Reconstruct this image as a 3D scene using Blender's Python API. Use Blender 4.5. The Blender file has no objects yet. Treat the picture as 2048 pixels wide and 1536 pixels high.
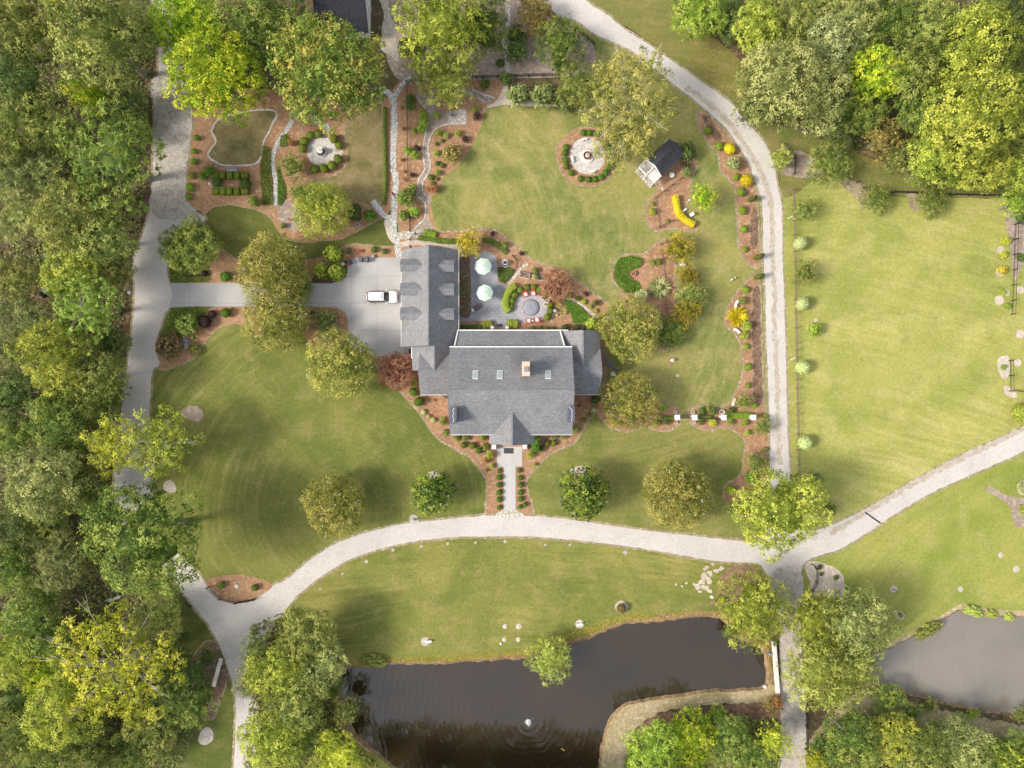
import bpy, bmesh, math, random
import numpy as np
from mathutils import Vector, Matrix, noise
from mathutils.geometry import delaunay_2d_cdt
R = math.radians
SC = bpy.context.scene
COL = SC.collection
# ---------------- camera, sky, sun, exposure ----------------
CAMH = 109.2
cd = bpy.data.cameras.new('camera'); cam = bpy.data.objects.new('camera', cd); COL.objects.link(cam)
cam.location = (0, 0, CAMH); cam.rotation_euler = (0, 0, 0)
cd.sensor_width = 36; cd.lens = 24.0; cd.clip_start = 1; cd.clip_end = 5000
SC.camera = cam
SUN_EL, SUN_DIR = 40.0, 190.0      # the sun stands in the west, a little to the south
w = bpy.data.worlds.new('World'); SC.world = w; w.use_nodes = True
nt = w.node_tree; bg = nt.nodes['Background']
sky = nt.nodes.new('ShaderNodeTexSky'); sky.sky_type = 'NISHITA'; sky.sun_disc = False
sky.sun_elevation = R(SUN_EL); sky.sun_rotation = R(90 - SUN_DIR)
sky.air_density = 1.0; sky.dust_density = 3.5; sky.ozone_density = 1.0
hz = nt.nodes.new('ShaderNodeMix'); hz.data_type = 'RGBA'; hz.inputs[0].default_value = .5      # thin bright overcast veil over the blue
hz.inputs[7].default_value = (4.6, 4.45, 4.2, 1); nt.links.new(sky.outputs[0], hz.inputs[6])
nt.links.new(hz.outputs[2], bg.inputs[0]); bg.inputs[1].default_value = 0.15
sl = bpy.data.lights.new('sun', 'SUN'); sl.energy = 3.0; sl.angle = R(13); sl.color = (1.0, 0.91, 0.78)
so = bpy.data.objects.new('sun', sl); COL.objects.link(so)
sd = Vector((math.cos(R(SUN_EL)) * math.cos(R(SUN_DIR)), math.cos(R(SUN_EL)) * math.sin(R(SUN_DIR)), math.sin(R(SUN_EL))))
so.rotation_euler = sd.to_track_quat('Z', 'Y').to_euler(); so.location = (-60, -10, 60)
SC.view_settings.view_transform = 'Standard'; SC.view_settings.look = 'None'
SC.view_settings.exposure = 0.5; SC.view_settings.gamma = 1
# ---------------- helpers ----------------
PPM = 12.5
def W(px, py, h=0.0):
    k = (CAMH - h) / CAMH / PPM
    return ((px - 1024) * k, (768 - py) * k, h)
def pts(s):
    return [tuple(float(v) for v in q.split(',')) for q in s.split()]
def tag(o, label=None, cat=None, group=None, kind=None):
    if label: o['label'] = label
    if cat: o['category'] = cat
    if group: o['group'] = group
    if kind: o['kind'] = kind
    return o
def thing(name, label, cat, loc=(0, 0, 0), rz=0.0, group=None):
    o = bpy.data.objects.new(name, None); COL.objects.link(o)
    o.location = loc; o.rotation_euler = (0, 0, rz); o.empty_display_size = 0.3
    return tag(o, label, cat, group)
def kids(o):
    return [c for c in bpy.data.objects if c.parent == o]
def dup(o, loc=None, rz=None, label=None, parent=None, sc=None, ch=None):
    c = o.copy(); COL.objects.link(c)
    if parent is not None: c.parent = parent
    if loc is not None: c.location = loc
    if rz is not None: c.rotation_euler = (0, 0, rz)
    if sc is not None: c.scale = sc
    if label: c['label'] = label
    for k in (ch if ch is not None else kids(o)):
        dup(k, parent=c)
    return c
class MB:
    def __init__(s): s.v = []; s.f = []
    def add(s, vs, fs):
        n = len(s.v); s.v += [tuple(p) for p in vs]; s.f += [tuple(i + n for i in f) for f in fs]; return s
    def box(s, c, d, rz=0.0, rx=0.0, ry=0.0):
        m = Matrix.Rotation(rz, 3, 'Z') @ Matrix.Rotation(ry, 3, 'Y') @ Matrix.Rotation(rx, 3, 'X')
        vs = [m @ Vector((x * d[0] / 2, y * d[1] / 2, z * d[2] / 2)) + Vector(c) for x in (-1, 1) for y in (-1, 1) for z in (-1, 1)]
        return s.add(vs, [(0, 1, 3, 2), (4, 6, 7, 5), (0, 4, 5, 1), (2, 3, 7, 6), (0, 2, 6, 4), (1, 5, 7, 3)])
    def tube(s, p0, p1, r0, r1=None, n=8, cap=True):
        r1 = r0 if r1 is None else r1
        p0 = Vector(p0); p1 = Vector(p1); d = (p1 - p0)
        if d.length < 1e-6: return s
        q = d.to_track_quat('Z', 'Y'); vs = []
        for p, r in ((p0, r0), (p1, r1)):
            for i in range(n):
                a = 2 * math.pi * i / n; vs.append(p + q @ Vector((r * math.cos(a), r * math.sin(a), 0)))
        fs = [(i, (i + 1) % n, n + (i + 1) % n, n + i) for i in range(n)]
        if cap: fs += [tuple(range(n - 1, -1, -1)), tuple(range(n, 2 * n))]
        return s.add(vs, fs)
    def lathe(s, prof, c=(0, 0, 0), n=20, sx=1.0, sy=1.0):
        vs = []; fs = []
        for (r, z) in prof:
            for i in range(n):
                a = 2 * math.pi * i / n; vs.append((c[0] + r * sx * math.cos(a), c[1] + r * sy * math.sin(a), c[2] + z))
        for k in range(len(prof) - 1):
            for i in range(n):
                j = (i + 1) % n; fs.append((k * n + i, k * n + j, (k + 1) * n + j, (k + 1) * n + i))
        fs.append(tuple(range(n - 1, -1, -1))); fs.append(tuple((len(prof) - 1) * n + i for i in range(n)))
        return s.add(vs, fs)
    def prism(s, poly, z0, z1):
        n = len(poly)
        vs = [(p[0], p[1], z0) for p in poly] + [(p[0], p[1], z1) for p in poly]
        fs = [(i, (i + 1) % n, n + (i + 1) % n, n + i) for i in range(n)] + [tuple(range(n - 1, -1, -1)), tuple(range(n, 2 * n))]
        return s.add(vs, fs)
    def slab(s, q, t):      # a quad in space given a thickness downwards
        q = [Vector(p) for p in q]
        nrm = (q[1] - q[0]).cross(q[2] - q[0]).normalized()
        if nrm.z < 0: nrm = -nrm
        b = [p - nrm * t for p in q]; n = len(q)
        return s.add(q + b, [tuple(range(n)), tuple(range(2 * n - 1, n - 1, -1))] + [(i, n + i, n + (i + 1) % n, (i + 1) % n) for i in range(n)])
    def ball(s, c, r, n=10, m=6, sz=1.0):
        prof = [(r * math.sin(math.pi * k / m), -r * sz * math.cos(math.pi * k / m)) for k in range(m + 1)]
        prof[0] = (r * .05, prof[0][1]); prof[-1] = (r * .05, prof[-1][1])
        return s.lathe(prof, c, n)
    def build(s, name, m, parent=None, smooth=False, fix=True, world=True, bevel=0):
        me = bpy.data.meshes.new(name)
        v = s.v
        if parent is not None and world:
            l = parent.location; v = [(a[0] - l.x, a[1] - l.y, a[2] - l.z) for a in v]
        me.from_pydata(v, [], s.f)
        if fix:
            b = bmesh.new(); b.from_mesh(me); bmesh.ops.recalc_face_normals(b, faces=b.faces)
            b.to_mesh(me); b.free()
        me.materials.append(m)
        if smooth: me.polygons.foreach_set('use_smooth', [True] * len(me.polygons))
        o = bpy.data.objects.new(name, me); COL.objects.link(o)
        if parent is not None: o.parent = parent
        if bevel:
            bv = o.modifiers.new('bevel', 'BEVEL'); bv.width = bevel; bv.segments = 2; bv.limit_method = 'ANGLE'
        return o
# ---------------- materials ----------------
MATS = {}
class NT:
    def __init__(s, name):
        s.m = bpy.data.materials.new(name); s.m.use_nodes = True; s.t = s.m.node_tree
        s.b = s.t.nodes['Principled BSDF']; s.out = s.t.nodes['Material Output']
        g = s.t.nodes.new('ShaderNodeNewGeometry'); s.pos = g.outputs['Position']
    def n(s, t, **k):
        q = s.t.nodes.new(t)
        for a, b in k.items(): setattr(q, a, b)
        return q
    def l(s, a, b): s.t.links.new(a, b)
    def noise(s, sc, det=4, vec=None, rough=.55, dist=0.0):
        q = s.n('ShaderNodeTexNoise'); q.inputs['Scale'].default_value = sc; q.inputs['Detail'].default_value = det
        q.inputs['Roughness'].default_value = rough; q.inputs['Distortion'].default_value = dist
        s.l(vec if vec is not None else s.pos, q.inputs['Vector']); return q.outputs['Fac']
    def ramp(s, f, lo, hi):
        q = s.n('ShaderNodeMapRange'); q.inputs[1].default_value = lo; q.inputs[2].default_value = hi
        s.l(f, q.inputs[0]); return q.outputs[0]
    def mix(s, f, a, b, mode='MIX'):
        q = s.n('ShaderNodeMix', data_type='RGBA', blend_type=mode)
        if isinstance(f, float): q.inputs[0].default_value = f
        else: s.l(f, q.inputs[0])
        for i, c in ((6, a), (7, b)):
            if isinstance(c, tuple): q.inputs[i].default_value = c + (1,)
            else: s.l(c, q.inputs[i])
        return q.outputs[2]
    def math(s, op, a, b=0.0):
        q = s.n('ShaderNodeMath', operation=op)
        for i, c in enumerate((a, b)):
            if isinstance(c, (int, float)): q.inputs[i].default_value = c
            else: s.l(c, q.inputs[i])
        return q.outputs[0]
    def grain(s, col, sc, amt):        # fine value variation of the stuff itself
        f = s.noise(sc, 3); v = s.ramp(f, .3, .7)
        g = s.math('ADD', s.math('MULTIPLY', v, 2 * amt), 1 - amt)
        q = s.n('ShaderNodeVectorMath', operation='SCALE'); s.l(col, q.inputs[0]); s.l(g, q.inputs[3]); return q.outputs[0]
    def bump(s, f, st, d=.05):
        q = s.n('ShaderNodeBump'); q.inputs['Strength'].default_value = st; q.inputs['Distance'].default_value = d
        s.l(f, q.inputs['Height']); s.l(q.outputs[0], s.b.inputs['Normal'])
    def fin(s, col, rough=.9, spec=.2, metal=0.0):
        if isinstance(col, tuple): s.b.inputs['Base Color'].default_value = col + (1,)
        else: s.l(col, s.b.inputs['Base Color'])
        s.b.inputs['Roughness'].default_value = rough; s.b.inputs['Specular IOR Level'].default_value = spec
        s.b.inputs['Metallic'].default_value = metal
        return s.m
def nat(name, a, b, c=None, big=.15, mid=1.2, fine=9.0, amt=.28, rough=.95, ca=(.52, .62), bst=.5):
    """broken natural ground: a and b in large patches, c in small ones, fine grain"""
    t = NT(name)
    col = t.mix(t.ramp(t.noise(big, 5, dist=.4), .38, .62), a, b)
    if c: col = t.mix(t.ramp(t.noise(mid, 6, rough=.65), *ca), col, c)
    col = t.grain(col, fine, amt); col = t.grain(col, fine * .28, amt * .6)
    t.bump(t.noise(fine, 3), bst, .06)
    return t.fin(col, rough, .1)
def lawn(name, dark, mid, dry, centre=(0, 0), freq=.9, st=.35, dryamt=(.5, .72), big=.09, light=None):
    """mown grass: large uneven patches, curved mower streaks about a far or near centre, dry thatch, blade grain"""
    t = NT(name)
    n1 = t.noise(big, 6, rough=.6, dist=.6); col = t.mix(t.ramp(n1, .36, .62), dark, mid)
    if light: col = t.mix(t.ramp(t.noise(big * 1.9, 5, rough=.6), .52, .7), col, light)
    v = t.n('ShaderNodeVectorMath', operation='SUBTRACT'); t.l(t.pos, v.inputs[0]); v.inputs[1].default_value = (centre[0], centre[1], 0)
    ln = t.n('ShaderNodeVectorMath', operation='LENGTH'); t.l(v.outputs[0], ln.inputs[0])
    d = t.math('ADD', t.math('MULTIPLY', ln.outputs['Value'], freq), t.math('MULTIPLY', t.noise(.05, 2), 5.0))
    q = t.n('ShaderNodeTexNoise', noise_dimensions='4D'); q.inputs['Scale'].default_value = 1.0; q.inputs['Detail'].default_value = 4; q.inputs['Roughness'].default_value = .62
    vs = t.n('ShaderNodeVectorMath', operation='SCALE'); t.l(t.pos, vs.inputs[0]); vs.inputs[3].default_value = .10
    t.l(vs.outputs[0], q.inputs['Vector']); t.l(d, q.inputs['W'])
    stq = t.ramp(q.outputs['Fac'], .32, .68)
    col = t.mix(t.math('MULTIPLY', t.ramp(t.noise(.35, 6, rough=.7), *dryamt), .55), col, dry)
    msk = t.ramp(t.noise(.045, 3), .38, .62)      # streaks show only where the mower left them
    g = t.math('ADD', t.math('MULTIPLY', t.math('SUBTRACT', stq, .5), t.math('MULTIPLY', msk, st)), 1.0)
    sc = t.n('ShaderNodeVectorMath', operation='SCALE'); t.l(col, sc.inputs[0]); t.l(g, sc.inputs[3]); col = sc.outputs[0]
    col = t.mix(t.math('MULTIPLY', t.math('MULTIPLY', t.ramp(q.outputs['Fac'], .5, .68), msk), .28), col, dry)
    col = t.mix(t.math('MULTIPLY', t.ramp(t.noise(1.6, 5, rough=.7), .48, .68), .28), col, tuple(x * .62 for x in dark))
    col = t.grain(col, 8.0, .22); col = t.grain(col, 2.5, .12)
    t.bump(t.noise(7, 3), .6, .05)
    return t.fin(col, .95, .08)
def plain(name, c, rough=.6, spec=.3, metal=0.0, grain=.1, gs=6.0):
    t = NT(name)
    col = t.mix(t.ramp(t.noise(gs, 4), .35, .65), tuple(x * (1 - grain) for x in c), tuple(min(1, x * (1 + grain)) for x in c))
    return t.fin(col, rough, spec, metal)
def flags(name, a, b, joint, sc=1.5, jw=.06, rough=.85):
    t = NT(name)
    v = t.n('ShaderNodeTexVoronoi', feature='DISTANCE_TO_EDGE'); v.inputs['Scale'].default_value = sc
    dv = t.n('ShaderNodeVectorMath', operation='ADD'); t.l(t.pos, dv.inputs[0])
    nn = t.n('ShaderNodeTexNoise'); nn.inputs['Scale'].default_value = 1.5; t.l(t.pos, nn.inputs['Vector'])
    sc2 = t.n('ShaderNodeVectorMath', operation='SCALE'); t.l(nn.outputs['Color'], sc2.inputs[0]); sc2.inputs[3].default_value = .5
    t.l(sc2.outputs[0], dv.inputs[1]); t.l(dv.outputs[0], v.inputs['Vector'])
    c2 = t.n('ShaderNodeTexVoronoi'); c2.inputs['Scale'].default_value = sc; t.l(dv.outputs[0], c2.inputs['Vector'])
    sp = t.n('ShaderNodeSeparateColor'); t.l(c2.outputs['Color'], sp.inputs[0])
    col = t.mix(sp.outputs[0], a, b); col = t.grain(col, 7, .15)
    f = t.ramp(v.outputs['Distance'], jw * .4, jw)
    col = t.mix(f, joint, col); t.bump(f, .6, .03)
    return t.fin(col, rough, .2)
def paving(name, a, b, joint, bw, bh, off=.5, rot=0.0, jw=.012, rough=.8, gr=.1, stain=None):
    t = NT(name)
    m = t.n('ShaderNodeMapping'); m.inputs['Rotation'].default_value = (0, 0, rot); t.l(t.pos, m.inputs[0])
    q = t.n('ShaderNodeTexBrick', offset=off); t.l(m.outputs[0], q.inputs['Vector'])
    q.inputs['Color1'].default_value = a + (1,); q.inputs['Color2'].default_value = b + (1,); q.inputs['Mortar'].default_value = joint + (1,)
    q.inputs['Scale'].default_value = 1; q.inputs['Mortar Size'].default_value = jw; q.inputs['Brick Width'].default_value = bw; q.inputs['Row Height'].default_value = bh
    q.inputs['Mortar Smooth'].default_value = .2
    col = q.outputs['Color']
    if stain: col = t.mix(t.math('MULTIPLY', t.ramp(t.noise(.3, 6, rough=.65), .42, .68), .7), col, stain)
    col = t.grain(col, 5, gr); col = t.grain(col, .6, gr * .8)
    t.bump(q.outputs['Fac'], .3, -.01)
    return t.fin(col, rough, .25)
M = MATS
M['floor'] = nat('forest_floor', (.13, .085, .055), (.085, .085, .035), (.20, .15, .11), .12, .8, 6, .4)
M['mulch'] = nat('pine_straw', (.39, .235, .14), (.31, .18, .105), (.46, .31, .20), .25, 1.5, 7, .25)
M['mulch2'] = nat('old_mulch', (.20, .14, .11), (.15, .10, .075), (.30, .24, .19), .3, 1.6, 7, .35)
M['dirt'] = nat('bare_dirt', (.37, .30, .25), (.27, .215, .17), (.44, .38, .33), .3, 1.5, 7, .25)
M['sand'] = nat('pale_sand', (.55, .48, .40), (.46, .40, .34), (.62, .57, .52), .4, 2, 8, .2)
M['gravel'] = nat('pale_gravel', (.57, .54, .515), (.52, .495, .475), (.46, .43, .40), .12, .5, 9, .13, ca=(.5, .8))
M['gravel_old'] = nat('leaf_strewn_gravel', (.50, .47, .44), (.42, .39, .36), (.32, .27, .23), .2, 1.2, 8, .22, ca=(.46, .7))
M['gravel_worn'] = nat('worn_gravel', (.43, .37, .31), (.50, .46, .42), (.34, .31, .20), .8, 1.6, 8, .2, ca=(.45, .7))
M['edge'] = nat('bed_edge', (.36, .29, .20), (.24, .22, .12), (.50, .45, .39), .9, 2.2, 6, .3, ca=(.56, .62))
M['stone_edge'] = nat('white_edging_stone', (.62, .60, .58), (.50, .48, .47), (.22, .18, .15), 2.0, 3.2, 6, .25, ca=(.54, .62))
M['lawn_w'] = lawn('west_lawn', (.125, .155, .038), (.205, .215, .058), (.33, .27, .12), W(672, 1012)[:2], 1.5, .44)
M['lawn_s'] = lawn('south_lawn', (.145, .175, .045), (.235, .235, .07), (.34, .28, .13), W(1180, 300)[:2], 1.4, .24)
M['lawn_c'] = lawn('oval_lawn', (.14, .17, .04), (.24, .24, .066), (.36, .29, .13), W(1050, 3200)[:2], 1.3, .5)
M['lawn_n'] = lawn('back_lawn', (.145, .185, .05), (.30, .285, .09), (.43, .35, .17), W(760, 540)[:2], 1.2, .22, (.46, .68), big=.07)
M['lawn_e'] = lawn('pasture_lawn', (.26, .29, .07), (.36, .36, .105), (.44, .39, .19), W(1500, 1900)[:2], 1.1, .3, (.5, .76), light=(.43, .41, .14))
M['lawn_m'] = lawn('meadow_lawn', (.22, .265, .055), (.33, .335, .09), (.40, .36, .16), W(2300, 1700)[:2], 1.1, .22, (.5, .76))
M['lawn_u'] = lawn('upper_lawn', (.15, .17, .05), (.20, .20, .06), (.32, .23, .11), W(1300, 700)[:2], 1.1, .22, (.46, .66))
M['lawn_d'] = lawn('dry_lawn', (.13, .13, .045), (.21, .175, .08), (.34, .26, .15), W(600, 100)[:2], 1.5, .3, (.42, .6), big=.25)
M['lawn_k'] = lawn('dark_lawn', (.095, .12, .03), (.14, .15, .04), (.23, .2, .095), W(600, 100)[:2], 1.0, .25)  # darker green grass of the side, lower left and driveway mouth lawns
M['drygrass'] = nat('dry_bank_grass', (.42, .34, .22), (.33, .28, .15), (.50, .43, .31), .25, 1.6, 7, .3)
M['brown'] = nat('dead_perennials', (.17, .11, .08), (.24, .16, .11), (.12, .075, .05), .8, 2.2, 5, .45)
M['litter'] = nat('leaf_litter', (.27, .19, .12), (.19, .14, .085), (.38, .25, .14), .6, 2.4, 6, .4)
M['cover'] = nat('ground_cover', (.07, .12, .035), (.10, .14, .05), (.16, .19, .08), .5, 2.5, 6, .4)
M['concrete'] = paving('driveway_concrete', (.46, .45, .44), (.41, .41, .41), (.30, .30, .30), 4.3, 4.3, 0, 0, .035, .85, .08, (.30, .305, .31))
M['walk'] = paving('walk_concrete', (.50, .51, .52), (.47, .49, .50), (.38, .38, .38), 2.4, 1.6, 0, 0, .025, .85, .05, (.52, .47, .44))
M['slate'] = paving('stamped_slate', (.31, .32, .36), (.27, .285, .32), (.20, .21, .24), .9, .45, .5, 0, .03, .75, .14, (.37, .37, .40))
M['slate2'] = paving('circle_pavers', (.42, .40, .42), (.38, .37, .39), (.30, .29, .31), .5, .5, .5, .5, .02, .8, .12)
M['flag'] = flags('flagstone', (.46, .49, .49), (.60, .61, .60), (.24, .22, .18), 1.9, .07)
M['flagw'] = flags('pale_flagstone', (.62, .58, .52), (.50, .47, .43), (.28, .24, .18), 1.7, .08)
M['disc'] = flags('weathered_disc', (.62, .58, .55), (.50, .50, .50), (.40, .36, .33), 1.4, .05)
# ---------------- ground sheets ----------------
def smooth(P, step=.35, closed=True):
    P = np.array(P, float); n = len(P); out = []
    rng = range(n if closed else n - 1)
    for i in rng:
        if closed: a, b, c, d = P[i - 1], P[i], P[(i + 1) % n], P[(i + 2) % n]
        else: a, b, c, d = P[max(i - 1, 0)], P[i], P[i + 1], P[min(i + 2, n - 1)]
        k = max(1, int(np.linalg.norm(c - b) / step))
        for j in range(k):
            t = j / k
            out.append(.5 * ((2 * b) + (-a + c) * t + (2 * a - 5 * b + 4 * c - d) * t * t + (-a + 3 * b - 3 * c + d) * t ** 3))
    if not closed: out.append(P[-1])
    return np.array(out)
def rag(P, amp, seed=0.0, closed=True):
    if amp <= 0: return P
    Q = P.copy(); n = len(P)
    T = np.roll(P, -1, 0) - np.roll(P, 1, 0)
    if not closed: T[0] = P[1] - P[0]; T[-1] = P[-1] - P[-2]
    L = np.linalg.norm(T, axis=1); L[L == 0] = 1; N = np.stack([-T[:, 1] / L, T[:, 0] / L], 1)
    for i in range(n):
        x, y = P[i]
        a = noise.noise((x * .9, y * .9, seed)) + .7 * noise.noise((x * 2.7, y * 2.7, seed + 7))
        Q[i] += N[i] * amp * a
    return Q
def inside(p, poly):
    x, y = p; c = False; n = len(poly); j = n - 1
    for i in range(n):
        xi, yi = poly[i]; xj, yj = poly[j]
        if (yi > y) != (yj > y) and x < (xj - xi) * (y - yi) / (yj - yi) + xi: c = not c
        j = i
    return c
PONDS = []
def cdt(outer, holes):
    V = [Vector(p) for p in outer]; E = [(i, (i + 1) % len(outer)) for i in range(len(outer))]
    for h in holes:
        n = len(V); V += [Vector(p) for p in h]; E += [(n + i, n + (i + 1) % len(h)) for i in range(len(h))]
    v, e, f, *_ = delaunay_2d_cdt(V, E, [], 0, 1e-5)
    keep = []
    for t in f:
        c = sum((v[i] for i in t), Vector((0, 0))) / len(t)
        if inside(c, outer) and not any(inside(c, h) for h in holes): keep.append(tuple(t))
    return v, keep
SHN = [0]
def sheet(name, s, z, m, amp=.12, sm=True, clip=False, px=True, edge=None, ew=.3, kind='structure', holes=()):
    P = [W(*p)[:2] for p in pts(s)] if px else s
    Q = smooth(P) if sm else np.array(P)
    if sm: Q = rag(Q, amp, z * 100 + len(P))
    v, f = cdt([tuple(q) for q in Q], (PONDS if clip else []) + list(holes))
    if name != 'ground': SHN[0] += 1; z += (SHN[0] % 9) * .00037
    me = bpy.data.meshes.new(name); me.from_pydata([(p.x, p.y, z) for p in v], [], f)
    b = bmesh.new(); b.from_mesh(me)
    for fc in b.faces:
        if fc.normal.z < 0: fc.normal_flip()
    b.to_mesh(me); b.free()
    me.materials.append(m if not isinstance(m, str) else M[m])
    o = bpy.data.objects.new(name, me); COL.objects.link(o); o['kind'] = kind
    if edge: strip(name + '_edge', [tuple(q) for q in Q], ew, z - .002, edge, closed=True, px=False, amp=.12)
    return o
STRIPN = [0]
def strip(name, s, wd, z, m, closed=False, px=True, amp=.12, sm=True, kind='structure', w2=None):
    P = [W(*p)[:2] for p in (pts(s) if isinstance(s, str) else s)] if px else s
    Q = smooth(P, .4, closed) if px and sm else np.array(P, float)
    T = np.roll(Q, -1, 0) - np.roll(Q, 1, 0)
    if not closed: T[0] = Q[1] - Q[0]; T[-1] = Q[-1] - Q[-2]
    L = np.linalg.norm(T, axis=1); L[L == 0] = 1; N = np.stack([-T[:, 1] / L, T[:, 0] / L], 1)
    STRIPN[0] += 1; z += (STRIPN[0] % 11) * .00041
    v = []; f = []; n = len(Q)
    for i in range(n):
        x, y = Q[i]; t = i / max(1, n - 1); ww = wd if w2 is None else wd + (w2 - wd) * t
        a = ww / 2 * (1 + amp * 4 * noise.noise((x * 1.3, y * 1.3, 3))); b = ww / 2 * (1 + amp * 4 * noise.noise((x * 1.3, y * 1.3, 9)))
        v += [(x + N[i][0] * a, y + N[i][1] * a, z), (x - N[i][0] * b, y - N[i][1] * b, z)]
    for i in range(n if closed else n - 1):
        j = (i + 1) % n; f.append((2 * i, 2 * i + 1, 2 * j + 1, 2 * j))
    me = bpy.data.meshes.new(name); me.from_pydata(v, [], f); me.materials.append(m if not isinstance(m, str) else M[m])
    o = bpy.data.objects.new(name, me); COL.objects.link(o)
    if kind: o['kind'] = kind
    return o
# ---------------- ponds and ground ----------------
P1 = "681,1352 701,1330 721,1333 782,1326 877,1326 940,1321 1048,1315 1085,1302 1138,1286 1177,1275 1243,1249 1323,1241 1400,1231 1447,1238 1470,1268 1526,1296 1535,1328 1535,1371 1501,1382 1425,1384 1350,1394 1264,1409 1232,1429 1215,1461 1204,1504 1200,1550 1185,1590 1060,1600 900,1590 810,1555 760,1515 715,1480 690,1430 678,1395"
P2 = "1726,1360 1745,1310 1778,1294 1827,1270 1889,1234 1925,1218 1976,1228 2005,1231 2048,1231 2200,1240 2320,1300 2300,1420 2180,1460 2048,1436 1981,1427 1916,1415 1857,1400 1812,1389 1768,1380 1730,1374"
for s in (P1, P2):
    q = rag(smooth([W(*p)[:2] for p in pts(s)], .5), .25, 5.0); PONDS.append([tuple(a) for a in q])
big = [(-1500, -1500), (1500, -1500), (1500, 1500), (-1500, 1500)]
sheet('ground', big, 0, 'floor', sm=False, px=False, clip=True)
def water_mat(name, base, cx, cy, ring, rough=.06):
    t = NT(name)
    v = t.n('ShaderNodeVectorMath', operation='SUBTRACT'); t.l(t.pos, v.inputs[0]); v.inputs[1].default_value = (cx, cy, 0)
    ln = t.n('ShaderNodeVectorMath', operation='LENGTH'); t.l(v.outputs[0], ln.inputs[0])
    d = t.math('ADD', ln.outputs['Value'], t.math('MULTIPLY', t.noise(.25, 3), 2.2))
    s = t.math('SINE', t.math('MULTIPLY', d, ring))
    h = t.math('ADD', t.math('MULTIPLY', s, .5), t.math('MULTIPLY', t.noise(2.2, 4, dist=.5), .8))
    t.bump(h, .35, .035)
    col = t.mix(t.ramp(t.noise(.08, 4), .35, .65), base, tuple(x * 1.25 for x in base))
    t.b.inputs['IOR'].default_value = 1.55
    return t.fin(col, rough, 1.0)
FX, FY, _ = W(1057, 1446)
M['water1'] = water_mat('dark_pond_water', (.028, .019, .010), FX, FY, 6.0)
M['water2'] = water_mat('muddy_pond_water', (.19, .17, .145), *W(2500, 1500)[:2], 5.0, .12)
for k, (P, m) in enumerate(zip(PONDS, ('water1', 'water2'))):
    me = bpy.data.meshes.new('water'); c = np.mean(P, 0)
    v, f = cdt(P, [])
    me.from_pydata([(a.x, a.y, -.35) for a in v], [], f)
    b = bmesh.new(); b.from_mesh(me)
    for fc in b.faces:
        if fc.normal.z < 0: fc.normal_flip()
    b.to_mesh(me); b.free(); me.materials.append(M[m])
    o = bpy.data.objects.new('water', me); COL.objects.link(o); o['kind'] = 'structure'
    # sloping bank from the lawn down under the water
    Q = np.array(P); T = np.roll(Q, -1, 0) - np.roll(Q, 1, 0); L = np.linalg.norm(T, axis=1); N = np.stack([-T[:, 1] / L, T[:, 0] / L], 1)
    area = .5 * np.sum(Q[:, 0] * np.roll(Q[:, 1], -1) - np.roll(Q[:, 0], -1) * Q[:, 1])
    if area < 0: N = -N
    n = len(Q); v = [(x, y, .0) for x, y in Q] + [(Q[i][0] + N[i][0] * .5, Q[i][1] + N[i][1] * .5, -.5) for i in range(n)]
    me = bpy.data.meshes.new('pond_bank'); me.from_pydata(v, [], [(i, (i + 1) % n, n + (i + 1) % n, n + i) for i in range(n)]); me.materials.append(M['litter'])
    o = bpy.data.objects.new('pond_bank', me); COL.objects.link(o); o['kind'] = 'structure'
Z = .006
# lawns (roads and beds lie over their margins)
sheet('lawn', "300,735 332,735 376,715 394,700 416,670 450,645 484,640 600,625 697,660 747,700 770,735 794,776 824,809 849,841 872,874 911,899 938,914 959,938 980,970 985,1040 838,1050 707,1082 657,1105 606,1140 574,1166 520,1180 412,1180 355,1130 300,1050 280,980 285,800", Z, 'lawn_w')
sheet('lawn', "1030,930 1060,880 1180,800 1300,820 1480,820 1545,900 1545,1000 1540,1110 1300,1080 1150,1052 1040,1045", Z, 'lawn_s')
sheet('lawn', "560,1240 600,1190 634,1150 690,1115 740,1095 821,1074 960,1062 1180,1072 1350,1098 1500,1110 1560,1160 1560,1260 1480,1290 1400,1260 1250,1300 1040,1345 700,1360 600,1350 560,1300", Z, 'lawn_c', clip=True)
sheet('lawn', "960,215 1000,200 1100,190 1180,120 1100,40 1090,10 1150,30 1290,110 1400,205 1465,270 1505,330 1530,400 1537,500 1548,830 1480,840 1300,840 1200,800 1190,640 900,500 850,470 850,400 900,340 940,300", Z, 'lawn_n')
sheet('lawn', "1560,375 1620,345 1700,360 1760,385 1900,395 2048,395 2400,380 2400,700 2200,790 2048,865 1920,925 1730,1030 1600,1085 1580,1000 1572,800 1562,560", Z, 'lawn_e')
sheet('lawn', "1600,1115 1680,1085 1760,1045 1860,990 2048,895 2300,780 2400,900 2400,1290 1960,1300 1760,1350 1690,1330 1640,1230 1600,1180", Z, 'lawn_m', clip=True)
sheet('lawn', "1165,0 1250,50 1360,128 1490,230 1550,325 1570,395 1640,355 1700,362 1780,392 1900,396 2060,392 2200,380 2200,350 2060,350 1800,330 1700,300 1600,262 1510,225 1485,130 1420,70 1360,30 1340,-60 1330,-300 1000,-300", Z * 1.5, 'lawn_u')
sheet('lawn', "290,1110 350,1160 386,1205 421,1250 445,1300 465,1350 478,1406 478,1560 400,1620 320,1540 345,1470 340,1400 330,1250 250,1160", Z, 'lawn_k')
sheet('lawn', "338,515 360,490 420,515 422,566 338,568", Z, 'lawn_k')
sheet('lawn', "322,640 340,612 420,612 430,625 400,640 380,680 350,700 310,700", Z, 'lawn_k')
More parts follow.
